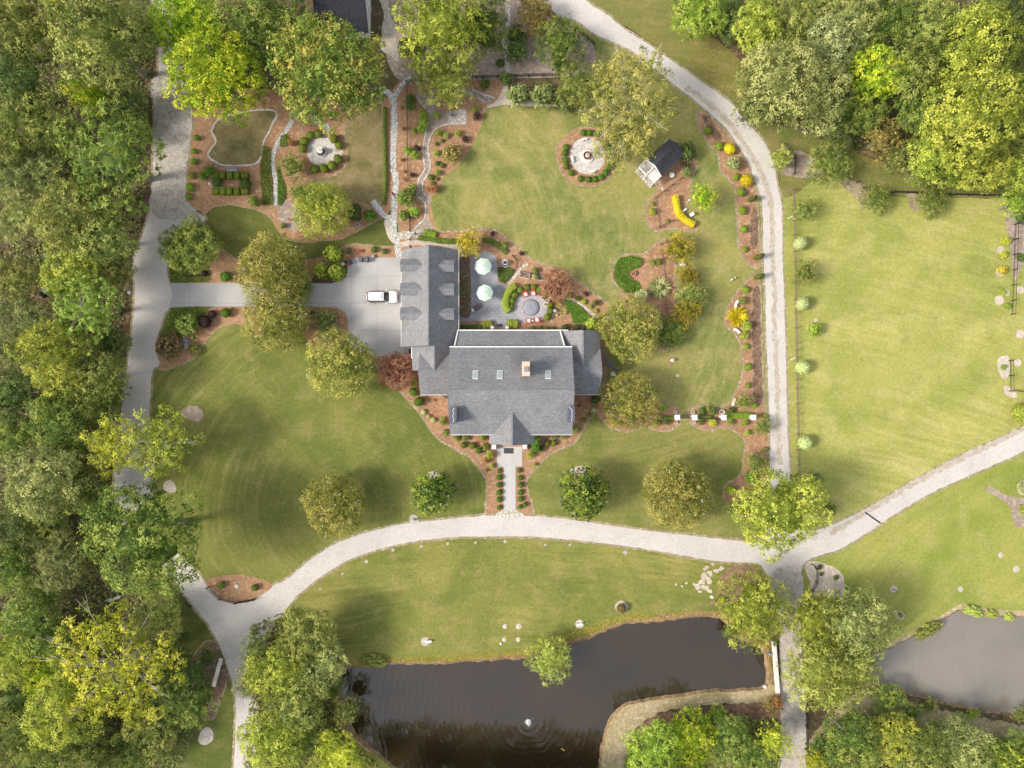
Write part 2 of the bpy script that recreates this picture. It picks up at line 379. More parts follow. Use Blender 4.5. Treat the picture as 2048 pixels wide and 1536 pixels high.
# garden bed ground and the small lawns lying in it
sheet('pine_straw', "386,185 400,180 560,180 700,205 765,200 800,160 818,150 845,160 1000,158 1010,190 975,216 962,255 934,310 905,342 888,352 879,380 862,402 868,455 850,490 800,515 700,520 640,540 600,575 480,570 440,510 415,475 410,432 372,402 372,340 380,260", Z * 1.3, 'mulch')
sheet('lawn', "443,237 488,226 520,222 551,225 541,253 525,286 520,315 503,327 461,330 432,323 418,307 434,284 426,261", Z * 2, 'lawn_d', edge='stone_edge', ew=.55)
sheet('lawn', "690,262 700,240 735,222 762,215 764,396 700,397 660,392 620,380 606,368 633,359 668,352 691,334 697,302", Z * 2, 'lawn_d', edge='edge')
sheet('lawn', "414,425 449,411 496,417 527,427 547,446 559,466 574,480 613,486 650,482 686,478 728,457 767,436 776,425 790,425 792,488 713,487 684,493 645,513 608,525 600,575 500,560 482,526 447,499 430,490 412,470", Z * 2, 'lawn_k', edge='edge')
sheet('sand', "768,440 790,438 790,485 778,478 772,462", Z * 3, 'sand')
sheet('gravel_bed', "552,412 572,400 600,420 610,455 590,462 565,450", Z * 2.5, 'dirt')
sheet('garden_dirt', "740,-60 775,20 770,90 778,130 800,160 845,165 953,160 1119,154 1180,150 1190,100 1160,68 1104,34 1040,0 1020,-60", Z * 1.6, 'dirt')
sheet('sand_path', "736,-60 766,20 764,60 762,98 780,112 797,121 792,80 791,51 778,20 776,-60", Z * 3, 'sand')
sheet('sand', "972,216 988,206 1000,190 1010,170 1020,185 1040,204 1070,200 1100,208 1130,206 1130,213 1050,212 1010,210 988,214", Z * 3, 'sand')
# beds
B = dict(edge='edge', ew=.3)
sheet('pine_straw', "1159,256 1188,257 1212,269 1236,300 1228,336 1209,362 1184,371 1153,369 1127,350 1114,318 1114,293 1134,271", Z * 2, 'mulch', **B)
sheet('pine_straw', "1276,326 1288,345 1308,365 1314,378 1304,394 1291,412 1295,447 1313,463 1344,457 1373,463 1395,457 1382,436 1372,412 1381,392 1383,357 1395,330 1380,300 1350,310 1322,345", Z * 2, 'mulch', **B)
sheet('pine_straw', "1394,227 1397,255 1415,284 1436,309 1440,341 1465,368 1473,415 1475,473 1479,499 1496,528 1512,537 1522,528 1520,499 1516,440 1514,400 1506,362 1504,337 1479,298 1446,259 1417,229 1403,224", Z * 2, 'mulch', **B)
sheet('pine_straw', "1512,547 1500,552 1490,567 1473,584 1459,608 1449,631 1451,651 1469,667 1481,692 1485,740 1477,768 1465,794 1453,809 1434,815 1410,809 1391,813 1375,827 1377,841 1391,854 1414,862 1434,858 1459,858 1483,874 1490,889 1485,919 1481,948 1453,968 1447,987 1453,1009 1472,1032 1500,1040 1522,990 1537,934 1536,905 1538,876 1530,825 1527,778 1524,700 1522,625 1521,577", Z * 2, 'mulch', **B)
sheet('pine_straw', "1244,512 1262,508 1285,508 1300,498 1315,484 1332,480 1348,492 1350,560 1350,640 1340,690 1320,700 1270,650 1243,602 1240,580 1223,557 1226,532", Z * 2, 'mulch', **B)
sheet('pine_straw', "864,462 875,464 910,462 950,458 985,459 1018,478 1060,515 1100,532 1133,546 1170,572 1207,601 1218,620 1215,700 1100,690 917,690 915,510 860,488", Z * 2, 'mulch', **B)
sheet('pine_straw', "740,712 760,705 830,705 900,800 1150,790 1205,700 1215,790 1239,774 1297,795 1332,811 1352,811 1360,829 1360,848 1340,860 1317,862 1289,854 1262,862 1244,862 1219,854 1203,838 1192,825 1177,842 1165,863 1146,887 1104,907 1077,931 1054,959 1054,977 1063,1003 1066,1034 1030,1038 1000,1034 971,1030 974,970 959,938 938,914 911,899 872,874 849,841 824,809 804,788 790,772 765,745", Z * 2, 'mulch', **B)
sheet('pine_straw', "487,613 552,613 552,660 520,670 484,648 457,648 438,657 412,680 394,708 376,723 332,740 318,738 316,722 350,690 385,655 410,632 430,614", Z * 2, 'mulch', edge='edge')
sheet('pine_straw', "445,499 482,526 500,540 500,568 380,568 392,560 410,520 425,505", Z * 2, 'mulch', edge='edge')
sheet('pine_straw', "608,612 672,612 692,622 698,640 698,700 640,700 608,670", Z * 2.2, 'mulch')
sheet('pine_straw', "414,1160 440,1153 475,1149 500,1152 545,1170 510,1197 475,1205 442,1196 418,1175", Z * 4, 'mulch', .05)
sheet('pine_straw', "404,1290 418,1282 436,1290 447,1315 455,1345 450,1375 440,1400 428,1435 412,1438 404,1430 425,1400 420,1370 400,1350 380,1330", Z * 3, 'mulch2', edge='edge')
# roads and paths
G = dict(edge='edge', ew=.7)
sheet('gravel_drive', "300,-80 318,130 305,170 310,220 306,300 308,370 298,430 275,500 264,540 270,570 268,620 262,680 254,740 246,800 240,840 235,900 229,960 238,1020 270,1080 323,1130 386,1211 421,1255 445,1306 463,1356 472,1406 471,1470 469,1640 540,1640 520,1500 512,1400 505,1330 530,1270 570,1222 590,1196 634,1159 683,1127 735,1105 821,1084 907,1074 960,1073 1060,1073 1180,1083 1300,1099 1427,1121 1508,1126 1526,1136 1540,1160 1562,1210 1566,1300 1566,1400 1562,1480 1560,1640 1602,1640 1606,1480 1606,1280 1604,1180 1602,1150 1608,1127 1640,1110 1679,1098 1743,1060 1764,1045 1852,991 1931,954 2048,902 2300,780 2300,730 2048,855 1931,907 1834,959 1730,1019 1657,1052 1610,1062 1586,1040 1584,1000 1578,915 1574,837 1571,694 1568,596 1565,518 1563,415 1555,376 1546,325 1530,288 1510,263 1485,233 1454,200 1358,133 1331,113 1292,86 1249,59 1214,29 1171,0 1100,-80 1050,-80 1104,20 1155,43 1194,70 1249,94 1284,117 1331,156 1389,200 1424,231 1454,259 1477,294 1497,325 1508,356 1522,395 1526,444 1526,499 1530,577 1532,655 1535,740 1538,817 1541,876 1540,944 1545,1020 1520,1080 1477,1081 1400,1073 1300,1062 1200,1048 1156,1041 1065,1032 972,1031 960,1032 838,1044 778,1054 707,1073 657,1095 606,1131 574,1159 545,1172 510,1199 475,1207 442,1198 416,1174 400,1150 368,1121 330,1070 305,1020 300,900 299,820 301,790 305,741 319,728 310,692 321,657 328,630 339,615 345,590 339,564 334,544 336,520 328,490 345,470 375,447 408,443 410,433 385,425 371,405 371,360 378,300 384,230 372,130 350,60 340,-80", Z * 3, 'gravel', .1, **G)
for nm, s, wd in (('tyre_verge', "1372,174 1415,205 1445,232 1475,268 1502,308 1522,345 1537,385 1543,430 1545,500 1548,580 1550,660 1553,740 1556,830 1560,930", .75),):
    strip(nm, s, wd, Z * 3.5, 'gravel_worn', amp=.3)
strip('track_verge', "1660,1068 1735,1022 1834,963 1931,912 2060,853", .9, Z * 3.5, 'gravel_worn', amp=.3)
sheet('gravel_apron', "302,160 372,150 384,230 378,300 371,360 371,400 400,430 340,440 300,420 310,340 304,280 310,220", Z * 3.3, 'gravel_old', .3)
sheet('dam_road', "1562,1235 1606,1235 1607,1640 1560,1640 1563,1500", Z * 3.6, 'gravel_old', .1)
sheet('leafy_gravel', "1540,1150 1600,1140 1603,1240 1562,1240", Z * 3.5, 'gravel_old', .3)
sheet('driveway', "338,566 480,566 613,566 662,567 680,562 690,556 695,545 695,524 699,518 712,515 786,515 801,513 830,513 830,712 747,712 720,700 698,685 696,640 690,624 672,614 613,613 488,613 400,613 339,615 345,590", Z * 3.7, 'concrete', .0, sm=False)
sheet('walk', "994,892 1044,892 1044,933 1031,933 1031,1023 1007,1023 1007,933 994,933", Z * 3.7, 'walk', sm=False)
sheet('walk_apron', "1004,1021 1034,1021 1046,1034 990,1034", Z * 3.9, 'flagw', .03)
FL = [("585,241 570,265 555,288 547,307 545,331 550,354 552,378 550,411", .72, 'flag'),
      ("788,215 789,245 788,276 786,306 787,335 792,358 792,374 789,393 788,420 788,455 793,480 797,515", .92, 'flag'),
      ("788,216 790,195 804,170 822,155", .7, 'flag'), ("789,212 780,190 762,176", .9, 'flag'),
      ("1015,-20 1016,39 1009,78 1013,109 1015,150 1012,170", .75, 'flagw'),
      ("790,436 770,432 755,415 745,402", .9, 'flag'), ("645,268 655,258 640,246 628,230", 1.1, 'flag'),
      ("671,306 686,307", .8, 'flag'), ("793,474 815,470 842,466", 1.3, 'flagw'),
      ("1055,527 1041,538 1030,552 1017,568", .5, 'flagw'), ("1131,596 1150,602 1172,617 1195,637", .42, 'flagw'),
      ("800,490 830,485 870,486 912,495 925,512", .9, 'sand')]
for s, wd, m in FL: strip('stone_path', s, wd, Z * 4, m, amp=.1)
sheet('gravel_path', "834,194 842,206 851,218 855,245 852,265 846,296 848,325 849,339 838,358 836,374 836,393 850,408 850,424 847,439 836,450 825,464 842,470 862,462 867,455 856,431 857,412 864,400 861,395 851,390 845,378 847,362 855,350 861,331 859,315 856,300 859,282 867,263 881,253 896,249 932,248 931,219 896,223 875,215 880,190 900,180 957,196 972,206 990,197 945,179 900,168 860,178 838,182", Z * 3, 'dirt', .03)
for s in ("834,194 842,206 851,218", "856,244 852,265 846,296 848,325 849,339 838,358 836,374 836,393 850,408 851,424 848,439 836,450 825,463", "932,248 896,249 881,253 867,263 859,282 856,300 859,315 861,331 855,350 847,362 845,378 851,390 862,396", "945,179 965,188 990,197", "957,196 972,206"):
    strip('edging_stones', s, .22, .06, 'stone_edge', amp=.25)
sheet('paved_square', "897,223 931,218 933,248 896,249", Z * 4.2, 'flagw', sm=False)
sheet('patio', "914,632 941,629 941,530 947,513 962,505 980,505 992,515 995,540 995,560 1001,567 1016,571 1030,574 1048,583 1066,581 1084,588 1093,600 1095,618 1090,634 1077,645 1062,648 1044,645 1026,642 1014,642 1014,660 986,660 986,642 914,643", Z * 3, 'slate', .02)
sheet('patio_circle', " ".join("%.1f,%.1f" % (1062 + 33 * math.cos(a * .314), 614 + 32.5 * math.sin(a * .314)) for a in range(20)), Z * 3.6, 'slate2', 0)
sheet('stone_disc', " ".join("%.1f,%.1f" % (1175 + 36 * math.cos(a * .314), 311.5 + 37 * math.sin(a * .314)) for a in range(20)), Z * 3.4, 'disc', 0)
sheet('stone_disc', " ".join("%.1f,%.1f" % (643 + 29.5 * math.cos(a * .314), 303 + 29.5 * math.sin(a * .314)) for a in range(20)), Z * 3.4, 'disc', 0)
sheet('pine_straw', " ".join("%.1f,%.1f" % (643 + 12 * math.cos(a * .6283), 303 + 12 * math.sin(a * .6283)) for a in range(10)), Z * 3.8, 'mulch', .03)
# small bare patches, litter, banks
MISC = [('bare_patch', "1440,1150 1480,1128 1520,1140 1525,1170 1490,1200 1420,1212 1432,1190", 'litter', .3, 2.5),
 ('pebble_patch', "361,823 373,813 390,812 402,819 404,832 396,846 384,840 370,838", 'dirt', .3, 3),
 ('pebble_patch', "328,965 342,960 352,972 350,985 330,982", 'sand', .1, 3),
 ('pebble_patch', "400,1466 412,1454 426,1462 424,1482 410,1490 398,1484", 'gravel_old', .1, 3),
 ('pebble_patch', "820,1031 830,1029 836,1034 837,1046 826,1048 819,1044", 'gravel_old', .06, 4),
 ('pebble_patch', "1610,1128 1630,1122 1650,1128 1675,1138 1688,1158 1685,1190 1650,1200 1625,1190 1618,1160", 'sand', .15, 3),
 ('pebble_patch', "1140,940 1158,932 1178,934 1170,950 1148,950", 'sand', .1, 3),
 ('pebble_patch', "850,948 868,943 880,950 868,956", 'sand', .1, 3),
 ('pebble_patch', "1562,345 1575,318 1592,300 1630,318 1650,352 1612,356 1580,352", 'dirt', .2, 3),
 ('pebble_patch', "1680,362 1712,362 1740,380 1726,420 1715,400 1700,385", 'edge', .2, 3),
 ('pebble_patch', "1812,388 1836,392 1838,420 1822,418", 'edge', .15, 3),
 ('pebble_patch', "2010,430 2025,420 2060,420 2060,470 2030,560 2018,480", 'dirt', .2, 3),
 ('pebble_patch', "1968,976 1985,975 2010,988 2040,996 2070,1000 2070,1050 2035,1056 2026,1040 2020,1015 1995,995", 'dirt', .15, 3),
 ('pebble_patch', "1995,718 2008,712 2018,716 2018,750 2008,758 1995,740", 'sand', .1, 3),
 ('pebble_patch', "2008,772 2020,776 2035,788 2034,796 2012,790", 'sand', .1, 3),
 ('dry_flower_bed', "1404,230 1418,234 1430,255 1444,272 1442,280 1432,282 1418,262 1408,245", 'brown', .2, 3.2),
 ('dry_flower_bed', "1503,425 1515,422 1515,490 1502,492", 'brown', .2, 3.2),
 ('dry_flower_bed', "1508,580 1520,582 1522,690 1524,800 1508,800 1506,700 1504,640", 'brown', .3, 3.2),
 ('flower_bed', "918,516 940,516 940,628 918,628", 'mulch2', .25, 3.2),
 ('ground_cover', "940,630 917,655", 'cover', 0, 3)]
for nm, s, m, amp, zz in MISC:
    if len(pts(s)) > 2: sheet(nm, s, Z * zz, m, amp)
sheet('leaf_bank', "660,1375 672,1347 700,1325 721,1330 782,1323 877,1323 940,1317 1048,1309 1090,1296 1138,1281 1177,1270 1243,1244 1323,1230 1400,1222 1450,1228 1476,1262 1530,1290 1542,1328 1541,1376 1503,1386 1425,1388 1350,1397 1265,1412 1235,1431 1218,1462 1207,1504 1202,1560 1197,1690 1000,1740 840,1690 790,1560 740,1520 700,1490 670,1440", Z * 2.3, 'litter', .3, clip=True)
sheet('dry_bank', "1192,1560 1196,1506 1206,1460 1226,1424 1262,1404 1350,1389 1425,1379 1503,1376 1530,1372 1550,1376 1560,1410 1500,1405 1400,1412 1320,1424 1280,1450 1258,1480 1250,1560", Z * 2.6, 'drygrass', .35, clip=True)
sheet('brown_bank', "1280,1452 1320,1428 1400,1412 1500,1405 1560,1400 1560,1440 1540,1470 1440,1450 1340,1450 1262,1490", Z * 2.2, 'brown', .4)
sheet('dry_bank', "1610,1490 1690,1400 1730,1380 1780,1392 1860,1412 1916,1428 1981,1440 2060,1450 2200,1470 2200,1520 1980,1490 1880,1470 1780,1440 1700,1440 1640,1490", Z * 2.4, 'drygrass', .5, clip=True)
sheet('dry_bank', "1740,1318 1776,1286 1827,1262 1889,1226 1925,1208 1976,1217 2050,1221 2200,1228 2330,1290 2300,1330 2048,1260 1925,1240 1830,1300", Z * 2.4, 'drygrass', .15, clip=True)
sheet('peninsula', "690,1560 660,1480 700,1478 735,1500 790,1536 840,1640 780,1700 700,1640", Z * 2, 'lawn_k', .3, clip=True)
for i, s in enumerate("786,1100 842,1092 895,1087 951,1085 733,1123 685,1147 1010,1083 1090,1090 1140,1090 1250,1105 640,1178 1355,751 1631,640 850,1283 1010,1253 1037,1253 1008,1279 1036,1279 1159,1248 1243,1214 2001,1110 2032,1138 1921,1178 1800,1231 1787,1178 2000,500 2000,545 1998,600 2012,585 2040,668 2040,580 2035,725 2048,975 1342,722 2020,404".split()):
    x, y = pts(s)[0]; r = (3, 3, 3, 3, 3, 3, 3, 3, 3, 4, 3, 4, 4, 9, 5, 6, 5, 5, 9, 13, 6, 7, 6, 9, 8, 8, 9, 10, 7, 9, 8, 8, 15, 7, 9)[i]
    sheet('gravel_ring', " ".join("%.1f,%.1f" % (x + r * math.cos(a * .785), y + r * math.sin(a * .785)) for a in range(8)), Z * 3.1, 'gravel_old' if i < 11 else ('mulch' if i in (33,) else 'sand'), .1)

for (x, y, r) in ((1412, 1136, 7), (1420, 1146, 8), (1432, 1142, 6), (1443, 1137, 7), (1408, 1152, 7), (1417, 1160, 9), (1403, 1164, 8), (1395, 1172, 8), (1410, 1176, 9), (1388, 1168, 4), (1419, 1182, 6), (1400, 1183, 5), (1363, 1172, 4), (1352, 1168, 3), (1372, 1166, 3), (1426, 1128, 4)):
    r *= .8; sheet('bare_patch', " ".join("%.1f,%.1f" % (x + r * (.6 + .7 * abs(math.sin(a * 2.4 + x))) * math.cos(a * .628), y + r * (.6 + .7 * abs(math.sin(a * 2.4 + x))) * .85 * math.sin(a * .628)) for a in range(10)), Z * 3 + (x % 7) * .0004, 'sand', .25)
# ---------------- house ----------------
def shingle(name, a, b, rot):
    t = NT(name)
    m = t.n('ShaderNodeMapping'); m.inputs['Rotation'].default_value = (0, 0, rot); t.l(t.pos, m.inputs[0])
    q = t.n('ShaderNodeTexBrick', offset=.5); t.l(m.outputs[0], q.inputs['Vector'])
    q.inputs['Color1'].default_value = a + (1,); q.inputs['Color2'].default_value = b + (1,); q.inputs['Mortar'].default_value = tuple(x * .6 for x in a) + (1,)
    q.inputs['Scale'].default_value = 1; q.inputs['Mortar Size'].default_value = .012; q.inputs['Brick Width'].default_value = .42; q.inputs['Row Height'].default_value = .21
    col = t.grain(q.outputs['Color'], 5, .22); col = t.grain(col, .35, .10)
    col = t.mix(t.math('MULTIPLY', t.ramp(t.noise(.22, 5), .5, .72), .4), col, tuple(x * .72 for x in a))
    if rot == 0:       # soot streak on the slope above the main chimney
        v = t.n('ShaderNodeVectorMath', operation='SUBTRACT'); t.l(t.pos, v.inputs[0]); v.inputs[1].default_value = (1.5, 4.0, 8.0)
        v2 = t.n('ShaderNodeVectorMath', operation='MULTIPLY'); t.l(v.outputs[0], v2.inputs[0]); v2.inputs[1].default_value = (.42, .30, 0)
        ln = t.n('ShaderNodeVectorMath', operation='LENGTH'); t.l(v2.outputs[0], ln.inputs[0])
        f = t.ramp(t.math('ADD', ln.outputs['Value'], t.math('MULTIPLY', t.noise(.9, 5), .5)), 1.15, .45)
        col = t.mix(t.math('MULTIPLY', f, .45), col, (.10, .095, .10))
    t.bump(t.noise(6, 3), .5, .03)
    return t.fin(col, .92, .15)
M['roof_ns'] = shingle('shingles', (.205, .213, .235), (.265, .27, .285), 0)
M['roof_ew'] = shingle('shingles_turned', (.21, .217, .235), (.27, .273, .285), R(90))
M['white'] = plain('white_paint', (.80, .80, .79), .5, .3, 0, .04)
M['brick'] = paving('brick', (.34, .15, .10), (.42, .20, .13), (.45, .40, .36), .22, .075, .5, 0, .012, .85, .1)
M['siding'] = plain('white_siding', (.70, .71, .70), .6, .2, 0, .05)
M['tan'] = plain('tan_stucco', (.62, .50, .38), .9, .1, 0, .12)
M['darkmetal'] = plain('dark_metal', (.06, .06, .065), .45, .5, .3, .1)
M['greymetal'] = plain('grey_metal', (.28, .29, .31), .45, .5, .4, .1)
M['skyglass'] = plain('skylight_glass', (.34, .40, .41), .15, .6, 0, .05)
M['glass'] = plain('window_glass', (.035, .045, .055), .08, .7, 0, .1)
M['mat'] = plain('door_mat', (.075, .075, .085), .95, .05, 0, .3)
M['slateroof'] = plain('slate_blue_metal', (.10, .115, .155), .6, .3, 0, .15)
M['blackroof'] = shingle('dark_shingles', (.055, .058, .075), (.085, .088, .10), R(45))
house = thing('house', 'large grey shingled house with a dormered garage wing, chimneys, skylights and a front portico', 'house', (0, 0, 0))
def wing(axis, a0, a1, b0, bm, b1, he, hr, mat, name='roof', t=.16, z0=0.0, walls=True, par=house, wm='brick', oh=.4, hb0=None):
    """gable wing; axis 'y': ridge runs along y from a0 to a1 at x=bm"""
    hb0 = he if hb0 is None else hb0
    P = (lambda a, b, z: (b, a, z)) if axis == 'y' else (lambda a, b, z: (a, b, z))
    mb = MB()
    mb.slab([P(a0, b0, hb0), P(a1, b0, hb0), P(a1, bm, hr), P(a0, bm, hr)], t)
    mb.slab([P(a0, b1, he), P(a1, b1, he), P(a1, bm, hr), P(a0, bm, hr)], t)
    rf = mb.build(name, M[mat], par)
    mb = MB(); n = 24       # ridge cap shingles
    for i in range(int((a1 - a0) / .32)):
        c = P(a0 + .16 + i * .32, bm, hr + .015)
        mb.box(c, (.3, .22, .03) if axis == 'x' else (.22, .3, .03))
    mb.build('ridge_cap', M[mat], rf)
    if walls:
        k0 = (hr - hb0) / (bm - b0); k1 = (hr - he) / (b1 - bm)
        c0, c1, d0, d1 = a0 + oh, a1 - oh, b0 + oh, b1 - oh
        za, zb = hb0 + (d0 - b0) * k0 - t * 1.25, he + (b1 - d1) * k1 - t * 1.25
        sec = [(d0, z0), (d1, z0), (d1, zb), (bm, hr - t * 1.3), (d0, za)]
        mb = MB(); n = 5
        mb.add([P(c0, s[0], s[1]) for s in sec] + [P(c1, s[0], s[1]) for s in sec],
               [tuple(range(n)), tuple(range(2 * n - 1, n - 1, -1))] + [(i, (i + 1) % n, n + (i + 1) % n, n + i) for i in range(n)])
        mb.build('wall', M[wm], par)
    return rf
wing('x', -9.35, 9.1, -7.63, -.98, 5.56, 5.8, 10.1, 'roof_ns', t=.18)              # main block
wing('y', 5.80, 20.85, -17.15, -12.6, -8.36, 3.0, 6.6, 'roof_ew', z0=0)               # garage
wing('y', 2.1, 5.80, -15.5, -11.78, -8.36, 3.0, 5.92, 'roof_ew', oh=.3)                # link
wing('x', -14.2, -9.1, -1.62, 1.95, 5.5, 3.6, 5.97, 'roof_ns')                       # west wing
wing('x', 8.9, 13.68, -1.60, 1.95, 5.5, 3.6, 5.97, 'roof_ns')                        # east wing
wing('y', 2.3, 8.2, 7.85, 10.76, 13.65, 3.6, 5.7, 'roof_ew')                         # north-east wing
# back slope over the porch
mb = MB(); mb.slab([(-8.35, 8.25, 3.55), (7.42, 8.25, 3.55), (8.02, 5.5, 5.2), (-8.75, 5.5, 5.2)], .15); mb.build('roof', M['roof_ns'], house)
mb = MB(); mb.box((-.4, 6.75, 1.6), (15.4, 2.3, 3.2)); mb.build('wall', M['siding'], house)
# portico
wing('y', -9.12, -3.9, -3.45, .02, 3.36, 5.4, 8.0, 'roof_ew', walls=False)
mb = MB(); mb.add([(-3.2, -8.9, 5.3), (3.1, -8.9, 5.3), (0, -8.9, 7.7), (-3.2, -7, 5.3), (3.1, -7, 5.3), (0, -7, 7.7)], [(0, 1, 2), (3, 5, 4), (0, 3, 4, 1), (1, 4, 5, 2), (2, 5, 3, 0)]).build('pediment', M['siding'], house)
mb = MB()
mb.box((.05, -8.45, .3), (6.0, 2.2, .6)); mb.build('porch_floor', M['brick'], house)
for k in range(3):
    MB().box((.05, -9.95 + k * .2, .07 + k * .14), (3.6, .2, .14 + k * .02)).build('step', M['brick'], house)
for sx in (-2.88, 2.0 + .02):
    x = W(988 if sx < 0 else 1049.5, 894, 1.0)[0]; y = W(0, 893.5, 1.0)[1]
    o = MB().box((x, y, .5), (.95, .95, 1.0)).build('pier', M['brick'], house)
    MB().box((x, y, 1.06), (.62, .62, .12)).build('cap', M['white'], o, world=False)
for x in (-2.7, 2.75):
    MB().lathe([(.2, .9), (.2, 1.1), (.16, 1.15), (.14, 5.0), (.2, 5.1), (.2, 5.3)], (x, -8.75, 0), 16).build('column', M['white'], house, smooth=False)
# gutters and rakes
def bar(name, p, q, wd=.16, th=.14, m='white', par=house):
    p = Vector(p); q = Vector(q); d = q - p
    mb = MB(); vs = []
    z = Vector((0, 0, 1)); s = d.cross(z).normalized() * wd / 2; u = Vector((0, 0, th / 2))
    for e in (p, q): vs += [e - s - u, e + s - u, e + s + u, e - s + u]
    mb.add(vs, [(0, 1, 2, 3), (7, 6, 5, 4), (0, 4, 5, 1), (1, 5, 6, 2), (2, 6, 7, 3), (3, 7, 4, 0)])
    return mb.build(name, M[m], par)
bar('gutter', (-9.5, 5.64, 5.72), (9.15, 5.64, 5.72)); bar('gutter', (-8.45, 8.33, 3.47), (8.7, 8.33, 3.47))
bar('gutter', (-8.28, 8.3, 2.93), (-8.28, 20.85, 2.93), .1); bar('gutter', (-17.25, 5.8, 2.93), (-17.25, 20.85, 2.93), .06)
bar('gutter', (-9.35, -7.7, 5.72), (9.1, -7.7, 5.72), .08); bar('gutter', (-14.2, -1.69, 3.52), (-9.1, -1.69, 3.52), .06); bar('gutter', (8.9, -1.67, 3.52), (13.6, -1.67, 3.52), .06)
bar('gutter', (-15.6, 5.75, 2.95), (-15.6, 4.05, 2.95), .14); bar('gutter', (-15.6, 4.0, 2.95), (-14.0, 4.0, 2.95), .14)
bar('rake_board', (-8.36, 8.3, 3.62), (-8.8, 5.6, 5.27), .2); bar('rake_board', (7.42, 8.3, 3.62), (8.05, 5.6, 5.27), .2)
bar('rake_board', (-9.4, 5.5, 5.8), (-9.4, -.98, 10.05), .05, .1, 'greymetal'); bar('rake_board', (-9.4, -7.6, 5.8), (-9.4, -1.1, 10.05), .05, .1, 'greymetal')
for y in (4.0,): bar('downspout', (-9.42, 5.64, 5.6), (-9.42, 5.64, .2), .1)
bar('downspout', (-9.15, -2.55, .2), (-9.15, -2.55, 3.4), .1)
# dormers on the garage
for yy in (531, 578.5, 627.5):
    y = W(0, yy, 5.0)[1]
    for side in (-1, 1):
        xe = -17.0 if side < 0 else -8.85       # front of dormer
        xi = -13.6 if side < 0 else -11.3       # tip where the ridge dies into the roof
        xm = -14.9 if side < 0 else -10.3
        hr = 5.55; he = 4.75 if side < 0 else 4.7; hw = .98 if side < 0 else .92
        pl = 3.0 + (abs(xi + (17.15 if side < 0 else 8.36))) * (3.6 / (4.55 if side < 0 else 4.24))
        hr = min(pl, 6.3)
        d = MB(); hh = hr - .75
        d.slab([(xe, y - hw, hh), (xe, y, hr), (xi, y, hr + .05), (xm + (.5 if side < 0 else -.5), y - hw, hh)], .09)
        d.slab([(xe, y + hw, hh), (xe, y, hr), (xi, y, hr + .05), (xm + (.5 if side < 0 else -.5), y + hw, hh)], .09)
        o = d.build('dormer', M['roof_ns'], house)
        xf = xe + .2 * (-side) ; hb = 3.0
        wmb = MB(); x2 = xm
        sec = [(y - hw + .12, 3.1), (y + hw - .12, 3.1), (y + hw - .12, hh - .08), (y, hr - .16), (y - hw + .12, hh - .08)]
        wmb.add([(xf, s[0], s[1]) for s in sec] + [(x2, s[0], s[1]) for s in sec], [(0, 1, 2, 3, 4), (9, 8, 7, 6, 5)] + [(i, (i + 1) % 5, 5 + (i + 1) % 5, 5 + i) for i in range(5)])
        wmb.build('dormer_wall', M['siding'], o, world=False)
        MB().box((xf + side * .03, y, hh - .75), (.05, .9, 1.0)).build('dormer_window', M['glass'], o, world=False)
# chimneys
def chim(px, py, h, dx, dy, m, base, cap=True):
    x, y, _ = W(px, py, h)
    o = MB().box((x, y, (base + h) / 2), (dx, dy, h - base)).build('chimney', M[m], house)
    MB().box((x, y, h + .06), (dx + .14, dy + .14, .12)).build('chimney_cap', M[m], o, world=False)
    return x, y, o
x, y, o = chim(1051.8, 737.7, 10.9, 1.0, 1.95, 'tan', 7.5)
MB().box((x + .05, y - .05, 11.2), (.6, .72, .22)).build('flue', M['greymetal'], o, world=False)
MB().tube((x, y - 1.0, 9.6), (x + .05, y - 1.35, 9.5), .07).build('vent', M['darkmetal'], o, world=False)
for px, py in ((906.5, 831), (1142.5, 829)):
    x, y, o = chim(px, py, 9.6, .86, 2.25, 'slateroof', 5.5)
    mb = MB(); s = 1 if px < 1000 else -1; pp = [(x + .2, y + 1.15), (x - .05, y + .7), (x + .12, y + .35), (x - .08, y - .1), (x + .14, y - .5), (x - .02, y - 1.0)]
    if s < 0: pp = [(x - .35, y + 1.15), (x + .1, y + .75), (x + .12, y + .2), (x + .1, y - .4), (x + .05, y - 1.05)]
    for a, b in zip(pp, pp[1:]): mb.tube((a[0], a[1], 9.78), (b[0], b[1], 9.78), .035, n=6)
    mb.build('white_cable', M['white'], o, world=False)
x, y, _ = W(912.5, 798, 9.2); MB().tube((x, y + .5, 9.4), (x, y - .9, 8.6), .03).build('antenna', M['white'], house)
for px in (951, 999.7, 1096.5):
    x, y, _ = W(px, 749, 8.7); k = 4.3 / 6.54
    mb = MB(); q = [(x - .34, y - .55), (x + .34, y - .55), (x + .34, y + .55), (x - .34, y + .55)]
    zz = lambda yy: 10.1 - (yy + .98) * k
    fr = MB().slab([(a, b, zz(b) + .11) for a, b in [(x - .4, y - .62), (x + .4, y - .62), (x + .4, y + .62), (x - .4, y + .62)]], .12).build('skylight', M['white'], house)
    MB().slab([(a, b, zz(b) + .125) for a, b in q], .02).build('pane', M['skyglass'], fr, world=False)
for px, py in ((1097, 713), (922, 760)):
    x, y, _ = W(px, py, 8.5); z = 10.1 - (y + .98) * .657; MB().tube((x, y, z - .1), (x, y, z + .3), .06).build('vent_pipe', M['darkmetal'], house)
